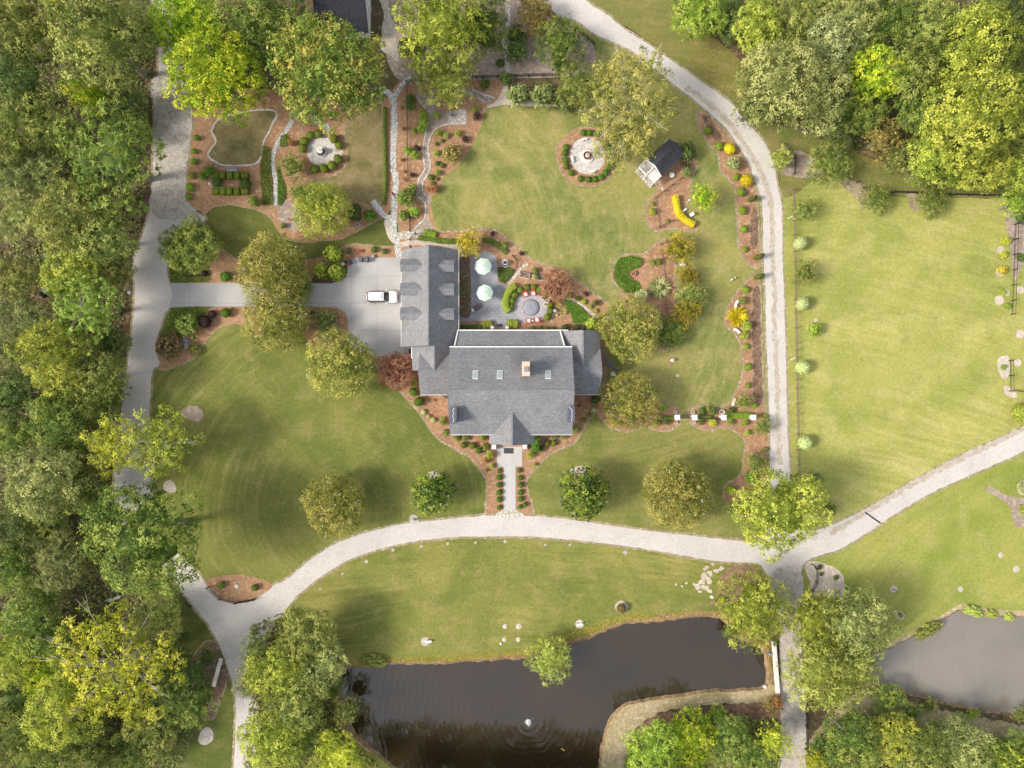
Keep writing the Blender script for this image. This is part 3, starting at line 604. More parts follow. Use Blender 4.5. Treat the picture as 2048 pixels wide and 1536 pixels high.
# windows, doors
def window(x, y, z, wdt, hgt, ax, s):
    d = (wdt, .08, hgt) if ax == 'x' else (.08, wdt, hgt)
    f = MB().box((x, y, z), tuple(v + (.16 if i != (1 if ax == 'x' else 0) else 0) for i, v in enumerate(d))).build('window', M['white'], house)
    off = (0, s * .03, 0) if ax == 'x' else (s * .03, 0, 0)
    MB().box((x + off[0], y + off[1], z), d).build('pane', M['glass'], f, world=False)
for x in (-7.5, -5.2, 5.0, 7.3):
    window(x, -7.26, 1.9, 1.1, 1.7, 'x', -1); window(x, -7.26, 4.5, 1.0, 1.2, 'x', -1)
for x in (-12.6, -10.6, 10.2, 12.2): window(x, -1.25, 1.9, 1.0, 1.5, 'x', -1)
for y in (10, 14, 18): window(-8.73, y, 1.7, 1.0, 1.3, 'y', 1)
for x in (-6, -3, 3, 6): window(x, 7.93, 1.7, 1.2, 1.4, 'x', 1)
for y in (8.3, 12.8, 17.3): MB().box((-16.78, y, 1.2), (.08, 3.2, 2.4)).build('garage_door', M['siding'], house)
MB().box((0, -7.25, 1.95), (1.3, .1, 2.2)).build('front_door', M['darkmetal'], house)
for px in (984.5, 1014):
    x, y, _ = W(px, 655.3, 1.2); MB().lathe([(.28, 0), (.28, .15), (.2, .2), (.2, 1.1), (.34, 1.15), (.34, 1.25)], (x, y, 0), 4).build('porch_post', M['white'], house)
    bar('porch_rail', (x, y, 1.0), (x, y - 1.0, 1.0), .12)
x, y, _ = W(999.5, 657.5); MB().box((x, y - .15, .12), (2.1, .9, .24)).build('back_step', M['brick'], house)
x, y, _ = W(821.5, 493, 2.6); MB().box((x, y, 2.7), (.3, .35, .5)).build('wall_lamp', M['darkmetal'], house)
# bin shelter roof beside the east wing
x, y, _ = W(1221, 723, 2.0)
t = thing('lean_to', 'small blue grey lean-to roof beside the east wing under the tree', 'shelter', (x, y, 0))
MB().slab([tuple(np.array(W(a, b, h))) for a, b, h in ((1210, 712, 2.3), (1232, 736, 2.1), (1238, 742, 2.0), (1211, 730, 2.0))], .08).build('roof', M['slateroof'], t)
mb = MB()
for a, b in ((1212, 716), (1234, 738)): q = W(a, b, 1.9); mb.tube((q[0], q[1], 0), (q[0], q[1], 2.0), .06)
mb.build('post', M['white'], t)
# ---------------- small buildings ----------------
t = thing('storage_building', 'dark shingled outbuilding with a pale end wall beside the orange tinted tree', 'building', (-29, 58, 0))
a = W(634, 61, 3.0); b = W(737, 66, 3.0); M['storeroof'] = shingle('charcoal_shingles', (.028, .03, .042), (.04, .043, .056), 0)
MB().slab([(a[0], b[1], 3.0), (b[0], b[1], 3.0), (b[0], b[1] + 5.2, 6.2), (a[0], b[1] + 5.2, 6.2)], .15).slab([(a[0], b[1] + 10.4, 3.0), (b[0], b[1] + 10.4, 3.0), (b[0], b[1] + 5.2, 6.2), (a[0], b[1] + 5.2, 6.2)], .15).build('roof', M['storeroof'], t)
x0, x1, y0, y1 = a[0] + .3, b[0] - .25, b[1] + .3, b[1] + 10.1
sec = [(y0, 0), (y1, 0), (y1, 3.0), (b[1] + 5.2, 5.95), (y0, 3.0)]
MB().add([(x0, s[0], s[1]) for s in sec] + [(x1, s[0], s[1]) for s in sec], [(0, 1, 2, 3, 4), (9, 8, 7, 6, 5)] + [(i, (i + 1) % 5, 5 + (i + 1) % 5, 5 + i) for i in range(5)]).build('wall', M['siding'], t)
MB().box((x1 + .03, y0 + 4.8, 1.05), (.06, 1.0, 2.1)).build('door', M['white'], t)
def wp(px, py, h): return Vector(W(px, py, h))
t = thing('garden_shed', 'small garden shed with dark roof and white framed front porch below the big pale tree', 'shed', W(1338, 312))
r0, r1 = wp(1310, 331, 3.4), wp(1356, 287, 3.4); e0, e1 = wp(1323.5, 351.5, 2.2), wp(1369.5, 309.5, 2.2); f0, f1 = wp(1293, 318, 2.2), wp(1338, 278, 2.2)
MB().slab([e0, e1, r1, r0], .1).slab([f0, f1, r1, r0], .1).build('roof', M['blackroof'], t)
ax = (r1 - r0).normalized(); sx = (e0 - f0); sx.z = 0; sx.normalize()
def loc(u, v, z): return Vector((r0.x, r0.y, 0)) + ax * u + sx * v + Vector((0, 0, z))
L = (r1 - r0).length; hwid = 1.65
sec = [(-hwid, 0), (hwid, 0), (hwid, 2.15), (0, 3.25), (-hwid, 2.15)]
MB().add([loc(.35, s[0], s[1]) for s in sec] + [loc(L - .25, s[0], s[1]) for s in sec], [(0, 1, 2, 3, 4), (9, 8, 7, 6, 5)] + [(i, (i + 1) % 5, 5 + (i + 1) % 5, 5 + i) for i in range(5)]).build('wall', M['siding'], t)
def beam(mb, p, q, r=.07): mb.tube(p, q, r, n=4)
mb = MB()
for u in (-1.5, .1):
    for v in (-1.7, 0, 1.7): beam(mb, loc(u, v * (1 if u > 0 else .95), 0), loc(u, v * (1 if u > 0 else .95), 2.1 if v else 2.4), .08)
for v in (-1.7, 0, 1.7): beam(mb, loc(.1, v, 2.15 if v else 2.6), loc(-1.5, v, 2.0), .1)
beam(mb, loc(.0, -1.8, 2.2), loc(0, 0, 3.3), .11); beam(mb, loc(.0, 1.8, 2.2), loc(0, 0, 3.3), .11)
beam(mb, loc(-1.5, -1.7, 2.0), loc(-1.5, 0, 2.0), .14)
mb.build('porch_frame', M['white'], t)
MB().slab([loc(.0, .1, 2.25), loc(.0, 1.75, 2.2), loc(-1.5, 1.75, 1.95), loc(-1.5, .1, 1.95)], .03).build('porch_roof', plain('clear_panel', (.55, .55, .54), .3, .4), t)
MB().slab([loc(.3, -1.8, .12), loc(.3, 1.8, .12), loc(-1.8, 1.8, .12), loc(-1.8, -1.8, .12)], .12).build('porch_floor', M['flagw'], t)
strip('stone_path', "1316,357 1319,366 1323,375 1327,383", .28, Z * 4, 'flagw')
tag(MB().lathe([(.3, 0), (.36, .1), (.34, .5), (.4, .55)], W(1342, 352), 16).build('planter', M['white']), 'round white planter tub in the mulch right of the shed', 'planter')
# arbour row with white posts
for i, (px, lab) in enumerate(((1355, 'white square gate post left of the grass gap by the house end'), (1390, 'white square gate post just right of the grass gap'), (1448, 'white square arbour post beside the oval white urn'), (1507, 'white square arbour post nearest the vertical drive'))):
    x, y, _ = W(px, 835, 1.9)
    t = thing('arbour_post', lab, 'post', (x, y, 0), 0, 'white posts in the hedge row')
    MB().box((0, 0, .9), (.5, .5, 1.8)).build('post', M['white'], t, world=False)
    MB().box((0, 0, 1.86), (.82, .82, .12)).box((0, 0, 1.95), (.6, .6, .1)).build('cap', M['white'], t, world=False)
def fence(s, lab, h=1.15, sp=2.44, rails=3, m='fencewood', pr=.06, name='rail_fence', px=True, closed=False):
    P = [Vector(W(*p, 0)) for p in pts(s)]
    t = thing(name, lab, 'fence', P[0])
    D = [0]
    for a, b in zip(P, P[1:]): D.append(D[-1] + (b - a).length)
    def at(d):
        for i in range(len(P) - 1):
            if d <= D[i + 1] + 1e-6: return P[i].lerp(P[i + 1], (d - D[i]) / max(1e-6, D[i + 1] - D[i]))
        return P[-1]
    ds = sorted(set([0.0] + [d for d in D] + [k * sp for k in range(1, int(D[-1] / sp) + 1) if min(abs(k * sp - d) for d in D) > .8]))
    Q = [at(d) for d in ds]; pm = None
    for q in Q:
        if pm is None:
            o = MB().box((0, 0, h / 2), (pr * 2, pr * 2, h)).build('post', M[m], t, world=False); pm = o.data
        else:
            o = bpy.data.objects.new('post', pm); COL.objects.link(o); o.parent = t
        o.location = q - P[0]
        o.rotation_euler = (0, 0, random.uniform(-.2, .2))
    for a, b in zip(Q, Q[1:]):
        mb = MB(); d = (b - a).normalized(); n = Vector((-d.y, d.x, 0)) * .04
        for k in range(rails):
            z = h * (.28 + .64 * k / max(1, rails - 1)); mb.tube(a - P[0] + n + Vector((0, 0, z + random.uniform(-.02, .02))), b - P[0] + n + Vector((0, 0, z)), .045, n=4)
        mb.build('rails', M[m], t, world=False)
    return t
M['fencewood'] = plain('weathered_fence_wood', (.20, .15, .12), .9, .1, 0, .3)
M['fenceblack'] = plain('black_fence', (.035, .03, .035), .7, .2, 0, .2)
random.seed(5)
fence("1584,381 1586,470 1587,524 1588,600 1590,700 1591,760 1592,830 1595,946 1596,990", 'long weathered rail fence between the vertical drive and the pasture', pr=.07)
fence("2027,449 2024,540 2021,629", 'black rail fence beside yellow saplings on the right pasture edge', m='fenceblack', rails=2)
fence("2017,721 2018,782 2060,784", 'black rail fence corner at the right edge near the round lime bush', m='fenceblack', rails=2)
fence("2027,449 2100,451", 'short black rail fence leaving the photo at right below the bright tree', m='fenceblack', rails=2)
fence("1783,386 1840,388 1902,391 2011,394 2100,396", 'dark rail fence along the top of the pasture under the woods', m='fenceblack')
fence("1713,365 1726,377", 'short black cross rail fence near the top left corner of the pasture', m='fenceblack', rails=2)
fence("1566,291 1587,315 1586,349", 'short black angled fence beside the lone shrub right of the drive bend', m='fenceblack')
fence("813,167 842,163 890,161 953,158 1030,155 1119,152", 'black rail fence across the top of the back garden', m='fenceblack')
fence("814,169 815,240 816,320 816,364", 'thin brown wire fence right of the grey flagstone path', m='fencewood', rails=2, pr=.04)
fence("821,436 821,463", 'short dark rail fence below the bright round bush by the stone path', m='fenceblack', rails=2)
fence("821,481 832,468", 'tiny dark gate rail at the corner north of the garage', m='fenceblack', rails=2)
fence("1020,-15 1044,8 1104,37 1165,72 1187,91", 'black rail fence running beside the upper drive', m='fenceblack')
fence("319,1142 352,1178 384,1212", 'black rail fence left of the drive below the big round tree', m='fenceblack')
fence("418,1173 442,1196 475,1204 512,1197", 'low black rail fence round the triangular mulch bed', m='fenceblack')
fence("1623,1128 1630,1136 1630,1162 1622,1178 1612,1196", 'black rail fence by the pebble bed at the dam junction', m='fenceblack')
fence("1609,1395 1611,1450 1611,1536 1611,1600", 'dark rail fence on the right of the dam road at the bottom', m='fenceblack')
fence("1362,357 1344,370 1327,383 1310,396 1313,425 1317,456", 'weathered rail fence in the mulch bed below the shed', rails=2)
fence("1317,456 1346,442", 'short leaning rail at the lower end of the shed bed', rails=2, m='fencewood')
fence("1320,488 1326,549 1332,640", 'weathered rail fence left of the olive trees', rails=2)
fence("1041,545 1068,549 1098,554", 'low dark rail above the two raised planter frames', h=.7, rails=2, m='fenceblack')
fence("1025,512 1033,520 1033,535", 'short black rail by the dark tiered fountain', h=.7, rails=2, m='fenceblack')
fence("1354,836 1390,836", 'black metal gate in the gap between two white posts', h=1.3, rails=4, m='fenceblack', name='gate')
fence("1390,837 1448,837", 'thin dark fence between second and third white posts', h=1.1, rails=2, m='fenceblack')
# ---------------- foliage ----------------
LEAFC = {}
def leafmat(key):
    if key in LEAFC: return LEAFC[key]
    a, b, c = [(min(.8, q[0] * 1.36), min(.8, q[1] * 1.46), q[2] * 1.1) for q in PAL[key]]
    t = NT('foliage_' + key)
    at = t.n('ShaderNodeAttribute', attribute_name='tint')
    cr = t.n('ShaderNodeValToRGB'); e = cr.color_ramp.elements
    e[0].position = .12; e[0].color = a + (1,); e[1].position = .88; e[1].color = c + (1,)
    m = e.new(.5); m.color = b + (1,); t.l(at.outputs['Fac'], cr.inputs[0])
    oi = t.n('ShaderNodeObjectInfo'); hs = t.n('ShaderNodeHueSaturation'); t.l(cr.outputs[0], hs.inputs['Color'])
    t.l(t.math('ADD', t.math('MULTIPLY', oi.outputs['Random'], .02), .49), hs.inputs['Hue'])
    t.l(t.math('ADD', t.math('MULTIPLY', oi.outputs['Random'], .24), .88), hs.inputs['Value'])
    t.fin(hs.outputs[0], .65, .10)
    tr = t.n('ShaderNodeBsdfTranslucent'); t.l(hs.outputs[0], tr.inputs[0])
    mx = t.n('ShaderNodeMixShader'); mx.inputs[0].default_value = .24
    t.l(t.b.outputs[0], mx.inputs[1]); t.l(tr.outputs[0], mx.inputs[2]); t.l(mx.outputs[0], t.out.inputs[0])
    LEAFC[key] = t.m; return t.m
PAL = {  # dark, middle, light tips
 'olive': ((.10, .125, .04), (.20, .215, .07), (.36, .34, .13)),
 'oliveg': ((.09, .12, .035), (.18, .205, .06), (.33, .33, .12)),
 'pale': ((.15, .17, .07), (.27, .28, .12), (.42, .40, .20)),
 'green': ((.065, .105, .03), (.145, .185, .05), (.28, .30, .09)),
 'dark': ((.05, .08, .03), (.095, .135, .045), (.18, .21, .08)),
 'greyg': ((.085, .105, .045), (.165, .185, .08), (.29, .30, .14)),
 'pine': ((.08, .12, .035), (.17, .215, .06), (.30, .33, .10)),
 'pinel': ((.12, .17, .04), (.23, .29, .07), (.38, .43, .13)),
 'lime': ((.14, .22, .025), (.29, .40, .035), (.56, .60, .07)),
 'yg': ((.15, .18, .04), (.28, .31, .06), (.46, .45, .11)),
 'yellow': ((.21, .24, .035), (.38, .39, .05), (.60, .56, .11)),
 'gold': ((.26, .20, .04), (.50, .38, .06), (.72, .52, .10)),
 'maple': ((.09, .135, .035), (.20, .245, .06), (.36, .30, .10)),
 'myrtle': ((.13, .14, .04), (.26, .25, .075), (.44, .37, .14)),
 'copper': ((.13, .055, .045), (.27, .12, .095), (.42, .22, .17)),
 'olivegold': ((.12, .115, .02), (.25, .20, .03), (.48, .34, .05)),
 'loose': ((.15, .16, .05), (.28, .28, .09), (.44, .38, .15)),
 'bronze': ((.12, .10, .04), (.22, .17, .07), (.34, .24, .11)),
 'purple': ((.035, .022, .03), (.07, .04, .05), (.12, .08, .08)),
 'maroon': ((.09, .05, .04), (.13, .09, .05), (.16, .14, .07)),
 'magnolia': ((.03, .06, .02), (.09, .15, .035), (.30, .36, .06)),
 'willow': ((.20, .23, .06), (.33, .36, .10), (.50, .50, .18)),
 'orange': ((.30, .18, .03), (.46, .30, .05), (.58, .42, .08)),
 'straw': ((.34, .28, .16), (.48, .38, .22), (.62, .50, .32)),
 'bright': ((.11, .17, .03), (.22, .29, .05), (.38, .43, .10)),
 'box': ((.12, .15, .03), (.18, .21, .045), (.26, .28, .07)),
 'boxg': ((.06, .12, .025), (.11, .19, .035), (.19, .28, .06)),
 'vari': ((.30, .36, .18), (.48, .50, .30), (.66, .66, .44)),
 'redbush': ((.22, .09, .06), (.30, .14, .08), (.36, .22, .10)),
 'sagepale': ((.17, .19, .10), (.30, .31, .17), (.44, .43, .27)),
}
M['bark'] = nat('bark', (.30, .26, .22), (.22, .19, .16), (.40, .36, .32), 1, 4, 12, .25)
M['barkw'] = nat('pale_bark', (.52, .48, .44), (.42, .39, .35), (.6, .57, .52), 1, 4, 12, .2)
def quads_mesh(name, V, tint, F=None):
    me = bpy.data.meshes.new(name); nv = len(V)
    if F is None: F = np.arange(nv).reshape(-1, 4)
    nf = len(F)
    me.vertices.add(nv); me.loops.add(nf * 4); me.polygons.add(nf)
    me.vertices.foreach_set('co', V.astype(np.float32).ravel()); me.loops.foreach_set('vertex_index', F.astype(np.int32).ravel())
    me.polygons.foreach_set('loop_start', np.arange(0, nf * 4, 4, dtype=np.int32)); me.update(calc_edges=True)
    a = me.attributes.new('tint', 'FLOAT', 'FACE'); a.data.foreach_set('value', np.clip(tint, 0, 1).astype(np.float32))
    return me
def leaves(C, Nn, S, asp, rng, tdir=None):
    n = len(C); Nn = Nn / (np.linalg.norm(Nn, axis=1, keepdims=True) + 1e-9)
    t = rng.normal(size=(n, 3)) if tdir is None else tdir + rng.normal(size=(n, 3)) * .35
    t -= Nn * np.sum(t * Nn, 1, keepdims=True); t /= (np.linalg.norm(t, axis=1, keepdims=True) + 1e-9)
    b = np.cross(Nn, t); S = S[:, None]
    bend = Nn * S * .12
    V = np.stack([C - t * S * .5 - bend, C - b * S * .5 * asp + t * S * .05, C + t * S * .5 - bend, C + b * S * .5 * asp + t * S * .05], 1)
    return V.reshape(-1, 3)
def cubesphere(c, r, rng, k=3):
    V = []; F = []
    g = np.linspace(-1, 1, k + 1)
    for ax in range(3):
        for s in (-1, 1):
            o = len(V)
            for i in g:
                for j in g:
                    p = [0, 0, 0]; p[ax] = s; p[(ax + 1) % 3] = i; p[(ax + 2) % 3] = j
                    p = np.array(p, float); p /= np.linalg.norm(p)
                    V.append(np.array(c) + p * r)
            for i in range(k):
                for j in range(k):
                    a = o + i * (k + 1) + j; F.append((a, a + 1, a + k + 2, a + k + 1) if s > 0 else (a, a + k + 1, a + k + 2, a + 1))
    return np.array(V), np.array(F)
def fib(n, rng, zmin=-1):
    i = np.arange(n) + .5; z = 1 - (1 - zmin) * i / n; ph = i * 2.39996 + rng.uniform(0, 6.28); s = np.sqrt(1 - z * z)
    return np.stack([s * np.cos(ph), s * np.sin(ph), z], 1)
KIND = dict(
 broad=dict(R=7.0, rz=.72, Hc=10.5, nl=58, lr=(.13, .30), lp=.78, zmin=-.45, ls=.36, dens=7.5, tuft=8, ts=.34, asp=.66, core=1, jit=.15),
 broad2=dict(R=7.0, rz=.6, Hc=11.5, nl=46, lr=(.13, .35), lp=.76, zmin=-.4, ls=.40, dens=7, tuft=9, ts=.44, asp=.66, core=1, jit=.24),
 myrtle=dict(R=5.0, rz=.62, Hc=4.4, nl=110, lr=(.09, .18), lp=.88, zmin=-.6, ls=.25, dens=13, tuft=6, ts=.24, asp=.5, core=1, jit=.08, cull=.5),
 maple=dict(R=7.0, rz=.8, Hc=9.5, nl=120, lr=(.09, .18), lp=.85, zmin=-.5, ls=.35, dens=6.5, tuft=8, ts=.32, asp=.75, core=1, jit=.10),
 pine=dict(R=6.0, rz=.6, Hc=11.5, nl=95, lr=(.08, .15), lp=.80, zmin=-.45, ls=.50, dens=7.5, tuft=14, ts=.22, asp=.3, core=1, jit=.18, radial=1),
 feather=dict(R=6.0, rz=.75, Hc=7.5, nl=90, lr=(.10, .20), lp=.82, zmin=-.6, ls=.55, dens=5.0, tuft=8, ts=.34, asp=.26, core=1, jit=.16, radial=1),
 sparse=dict(R=6.0, rz=.7, Hc=9.5, nl=110, lr=(.08, .17), lp=.78, zmin=-.5, ls=.40, dens=7, tuft=8, ts=.40, asp=.5, core=0, jit=.3, limbs=16, fill=1),
 sprawl=dict(R=11.0, rz=.38, Hc=11.0, nl=190, lr=(.06, .14), lp=.86, zmin=-.1, ls=.42, dens=6.0, tuft=9, ts=.36, asp=.6, core=.5, jit=.24, limbs=26, fill=1),
 small=dict(R=2.4, rz=.8, Hc=2.5, nl=46, lr=(.14, .28), lp=.78, zmin=-.6, ls=.26, dens=9.5, tuft=6, ts=.2, asp=.5, core=1, jit=.18),
 conif=dict(R=3.0, rz=1.5, Hc=5.0, nl=60, lr=(.14, .26), lp=.76, zmin=-.7, ls=.34, dens=6.5, tuft=8, ts=.24, asp=.3, core=1, jit=.12, radial=1),
)
def make_crown(kind, seed):
    K = KIND[kind]; rng = np.random.default_rng(seed); R_ = K['R']; rz = K['rz']; n = K['nl']
    d = fib(n, rng, K['zmin']); lr = rng.uniform(*K['lr'], n)
    rad = (K['lp'] + rng.normal(size=n) * K['jit'] * .6)
    if K.get('fill'):  rad *= rng.uniform(.35, 1.08, n) ** .6
    ang = np.arctan2(d[:, 1], d[:, 0]); irr = 1 + K['jit'] * (np.sin(ang * 2 + seed) * .5 + np.sin(ang * 3 + seed * 2.3) * .5 + .5 * np.sin(ang * 5 + seed))
    c = d * (np.minimum(rad, 1.15 - lr) * irr)[:, None]
    if K['core']:      # inner, deeper boughs that close the gaps between the outer ones
        m2 = max(8, n // 4); d2 = fib(m2, rng, -.2); q = .66 if K['core'] >= 1 else .8
        if K.get('fill'): d2 = d2 * rng.uniform(.2, 1, (m2, 1)) ** .5 * np.array([1, 1, .5]); q = .8
        c = np.vstack([c, d2 * (q - .12) * (1 if K.get('fill') else 1) - [0, 0, .06]]); lr = np.append(lr, rng.uniform(.22, .34, m2) * (q if K['core'] >= 1 else .5))
        if not K.get('fill'): c = np.vstack([c, [[0, 0, .05]]]); lr = np.append(lr, .5)
    C = c * R_; C[:, 2] *= rz; r = lr * R_
    VV = []; TT = []; lt = rng.uniform(.1, .95, len(r))
    for i in range(len(r)):
        area = 4 * math.pi * r[i] ** 2 * .75; nt_ = max(3, int(area * K['dens'] / K['tuft'] / .6))
        dd = rng.normal(size=(nt_, 3)); dd[:, 2] = np.where(dd[:, 2] < -.3, -dd[:, 2] * rng.uniform(.2, 1, nt_), dd[:, 2]); dd /= np.linalg.norm(dd, axis=1, keepdims=True)
        tc = C[i] + dd * r[i] * rng.uniform(.82, 1.1, (nt_, 1)) * np.array([1, 1, max(rz, .75)])
        D = np.linalg.norm(tc[:, None] - C[None], axis=2) / r[None]; D[:, i] = 9
        keep = D.min(1) > K.get('cull', .82); tc = tc[keep]; dd = dd[keep]
        if not len(tc): continue
        m = K['tuft']; tt = np.clip(lt[i] + rng.normal(size=len(tc)) * .22, 0, 1)
        off = rng.normal(size=(len(tc), m, 3)) * K['ts'] * .62
        P = (tc[:, None] + off).reshape(-1, 3); Dn = np.repeat(dd, m, 0)
        Nn = Dn * 1.1 + np.array([0, 0, .25]) + rng.normal(size=P.shape) * .34
        td = None
        if K.get('radial'): td = off.reshape(-1, 3) / (K['ts'] * .5) + Dn * .8
        S = K['ls'] * rng.uniform(.6, 1.25, len(P))
        VV.append(leaves(P, Nn, S, K['asp'], rng, td)); TT.append(np.clip(np.repeat(tt, m) + rng.normal(size=len(P)) * .14, 0, 1))
    V = np.vstack(VV); T = np.concatenate(TT); F = np.arange(len(V)).reshape(-1, 4)
    if K['core'] and not K.get('fill'):
        for (cc, cr) in (((0, 0, -.02), .42 if kind != 'pine' else .25), ((.3, .1, -.05), .3), ((-.2, .28, -.05), .3), ((-.15, -.3, -.05), .3)):
            cv, cf = cubesphere((0, 0, 0), cr * R_, rng, 6)
            cv = cv * np.array([1, 1, rz * .9]) * (1 + .12 * np.sin(cv[:, :1] * 5 / R_ * 3) * np.cos(cv[:, 1:2] * 14 / R_)) + np.array(cc) * R_ * np.array([1, 1, rz])
            F = np.vstack([F, cf + len(V)]); V = np.vstack([V, cv]); T = np.append(T, rng.uniform(.1, .4, len(cf)))
    V[:, 2] += K['Hc']; C = C.copy(); C[:, 2] += K['Hc']
    cm = quads_mesh('crown_' + kind, V, T, F); cm.materials.append(leafmat('green'))
    # trunk with limbs
    mb = MB(); Hc = K['Hc']; z1 = Hc - R_ * rz * .55; b = R_ * .045 + .06
    p = Vector((0, 0, -.1)); k = Vector((rng.normal() * .15, rng.normal() * .15, max(z1, Hc * .35)))
    mb.tube(p, k, b * 1.25, b, 8)
    top = Vector((rng.normal() * .2, rng.normal() * .2, Hc + R_ * rz * .25)); mb.tube(k, top, b, b * .35, 7)
    order = rng.permutation(n)[:K.get('limbs', 10)]
    for i in order:
        q = Vector(C[i]); s = k.lerp(top, rng.uniform(0, .95)); mid = s.lerp(q, .5) + Vector((0, 0, R_ * .05)) + Vector(rng.normal(size=3) * R_ * .03)
        lk = .62 if K.get('limbs') else 1; mb.tube(s, mid, b * .42 * lk, b * .26 * lk, 5, False); mb.tube(mid, q + (q - mid) * .15, b * .26 * lk, b * .06, 5, False)
        if K.get('limbs'):
            for _ in range(4):
                e = q + Vector(rng.normal(size=3)) * r[i] * .7 + (q - mid) * .35; mb.tube(mid.lerp(q, rng.uniform(.3, .9)), e, b * .14, b * .04, 4, False)
    print('CROWN', kind, seed, len(V) // 4)
    me = bpy.data.meshes.new('trunk_' + kind); me.from_pydata(mb.v, [], mb.f); me.materials.append(M['barkw' if K.get('limbs') else 'bark'])
    return me, cm
CR = {}
def crowns(kind, var):
    k = (kind, var)
    if k not in CR: CR[k] = make_crown(kind, 11 + var * 17 + len(kind) * 3)
    return CR[k]
TREES = []
BLM = {}
def blossom_mesh(K):
    if K['R'] in BLM: return BLM[K['R']]
    rng = np.random.default_rng(77); d = fib(60, rng, .1)[rng.permutation(60)[:15]]; R_ = K['R']
    C = d * R_ * .97 * np.array([1, 1, K['rz']]) + [0, 0, K['Hc']]; C = np.repeat(C, 3, 0) + rng.normal(size=(45, 3)) * .1
    V = leaves(C, np.array([0, 0, 1.]) + rng.normal(size=C.shape) * .4, rng.uniform(.10, .2, len(C)), .8, rng)
    me = quads_mesh('blossoms', V, np.ones(len(C))); me.materials.append(plain('white_petals', (.78, .76, .70), .8, .1)); BLM[K['R']] = me; return me
NVAR = dict(broad=3, broad2=3, myrtle=2, maple=2, pine=2, feather=2, sparse=2, sprawl=2, small=3, conif=2)
def tree(kind, col, px, py, rp, lab, zs=1.0, cat='tree', name='tree', group=None, var=None, rot=None, xs=1.0):
    K = KIND[kind]; a = rp / (PPM * K['R']); s = a / (1 + a * K['Hc'] * zs / CAMH)
    hc = s * K['Hc'] * zs
    x, y, _ = W(px, py, hc)
    t = thing(name, lab, cat, (x, y, 0), 0, group)
    rr = random.Random(int(px * 7 + py * 13)); var = rr.randrange(NVAR[kind]) if var is None else var
    tm, cm = crowns(kind, var); rot = rr.uniform(0, 6.28) if rot is None else rot
    for nm, me in (('trunk', tm), ('crown', cm)):
        o = bpy.data.objects.new(nm, me); COL.objects.link(o); o.parent = t
        o.scale = (s * xs, s / xs, s * zs); o.rotation_euler = (0, 0, rot)
        if nm == 'crown' and kind in ('myrtle', 'magn'):
            bl = bpy.data.objects.new('blossoms', blossom_mesh(K)); COL.objects.link(bl); bl.parent = t; bl.scale = o.scale; bl.rotation_euler = (0, 0, rot + 1)
        if nm == 'crown': o.material_slots[0].link = 'OBJECT'; o.material_slots[0].material = leafmat(col)
    TREES.append(t); return t
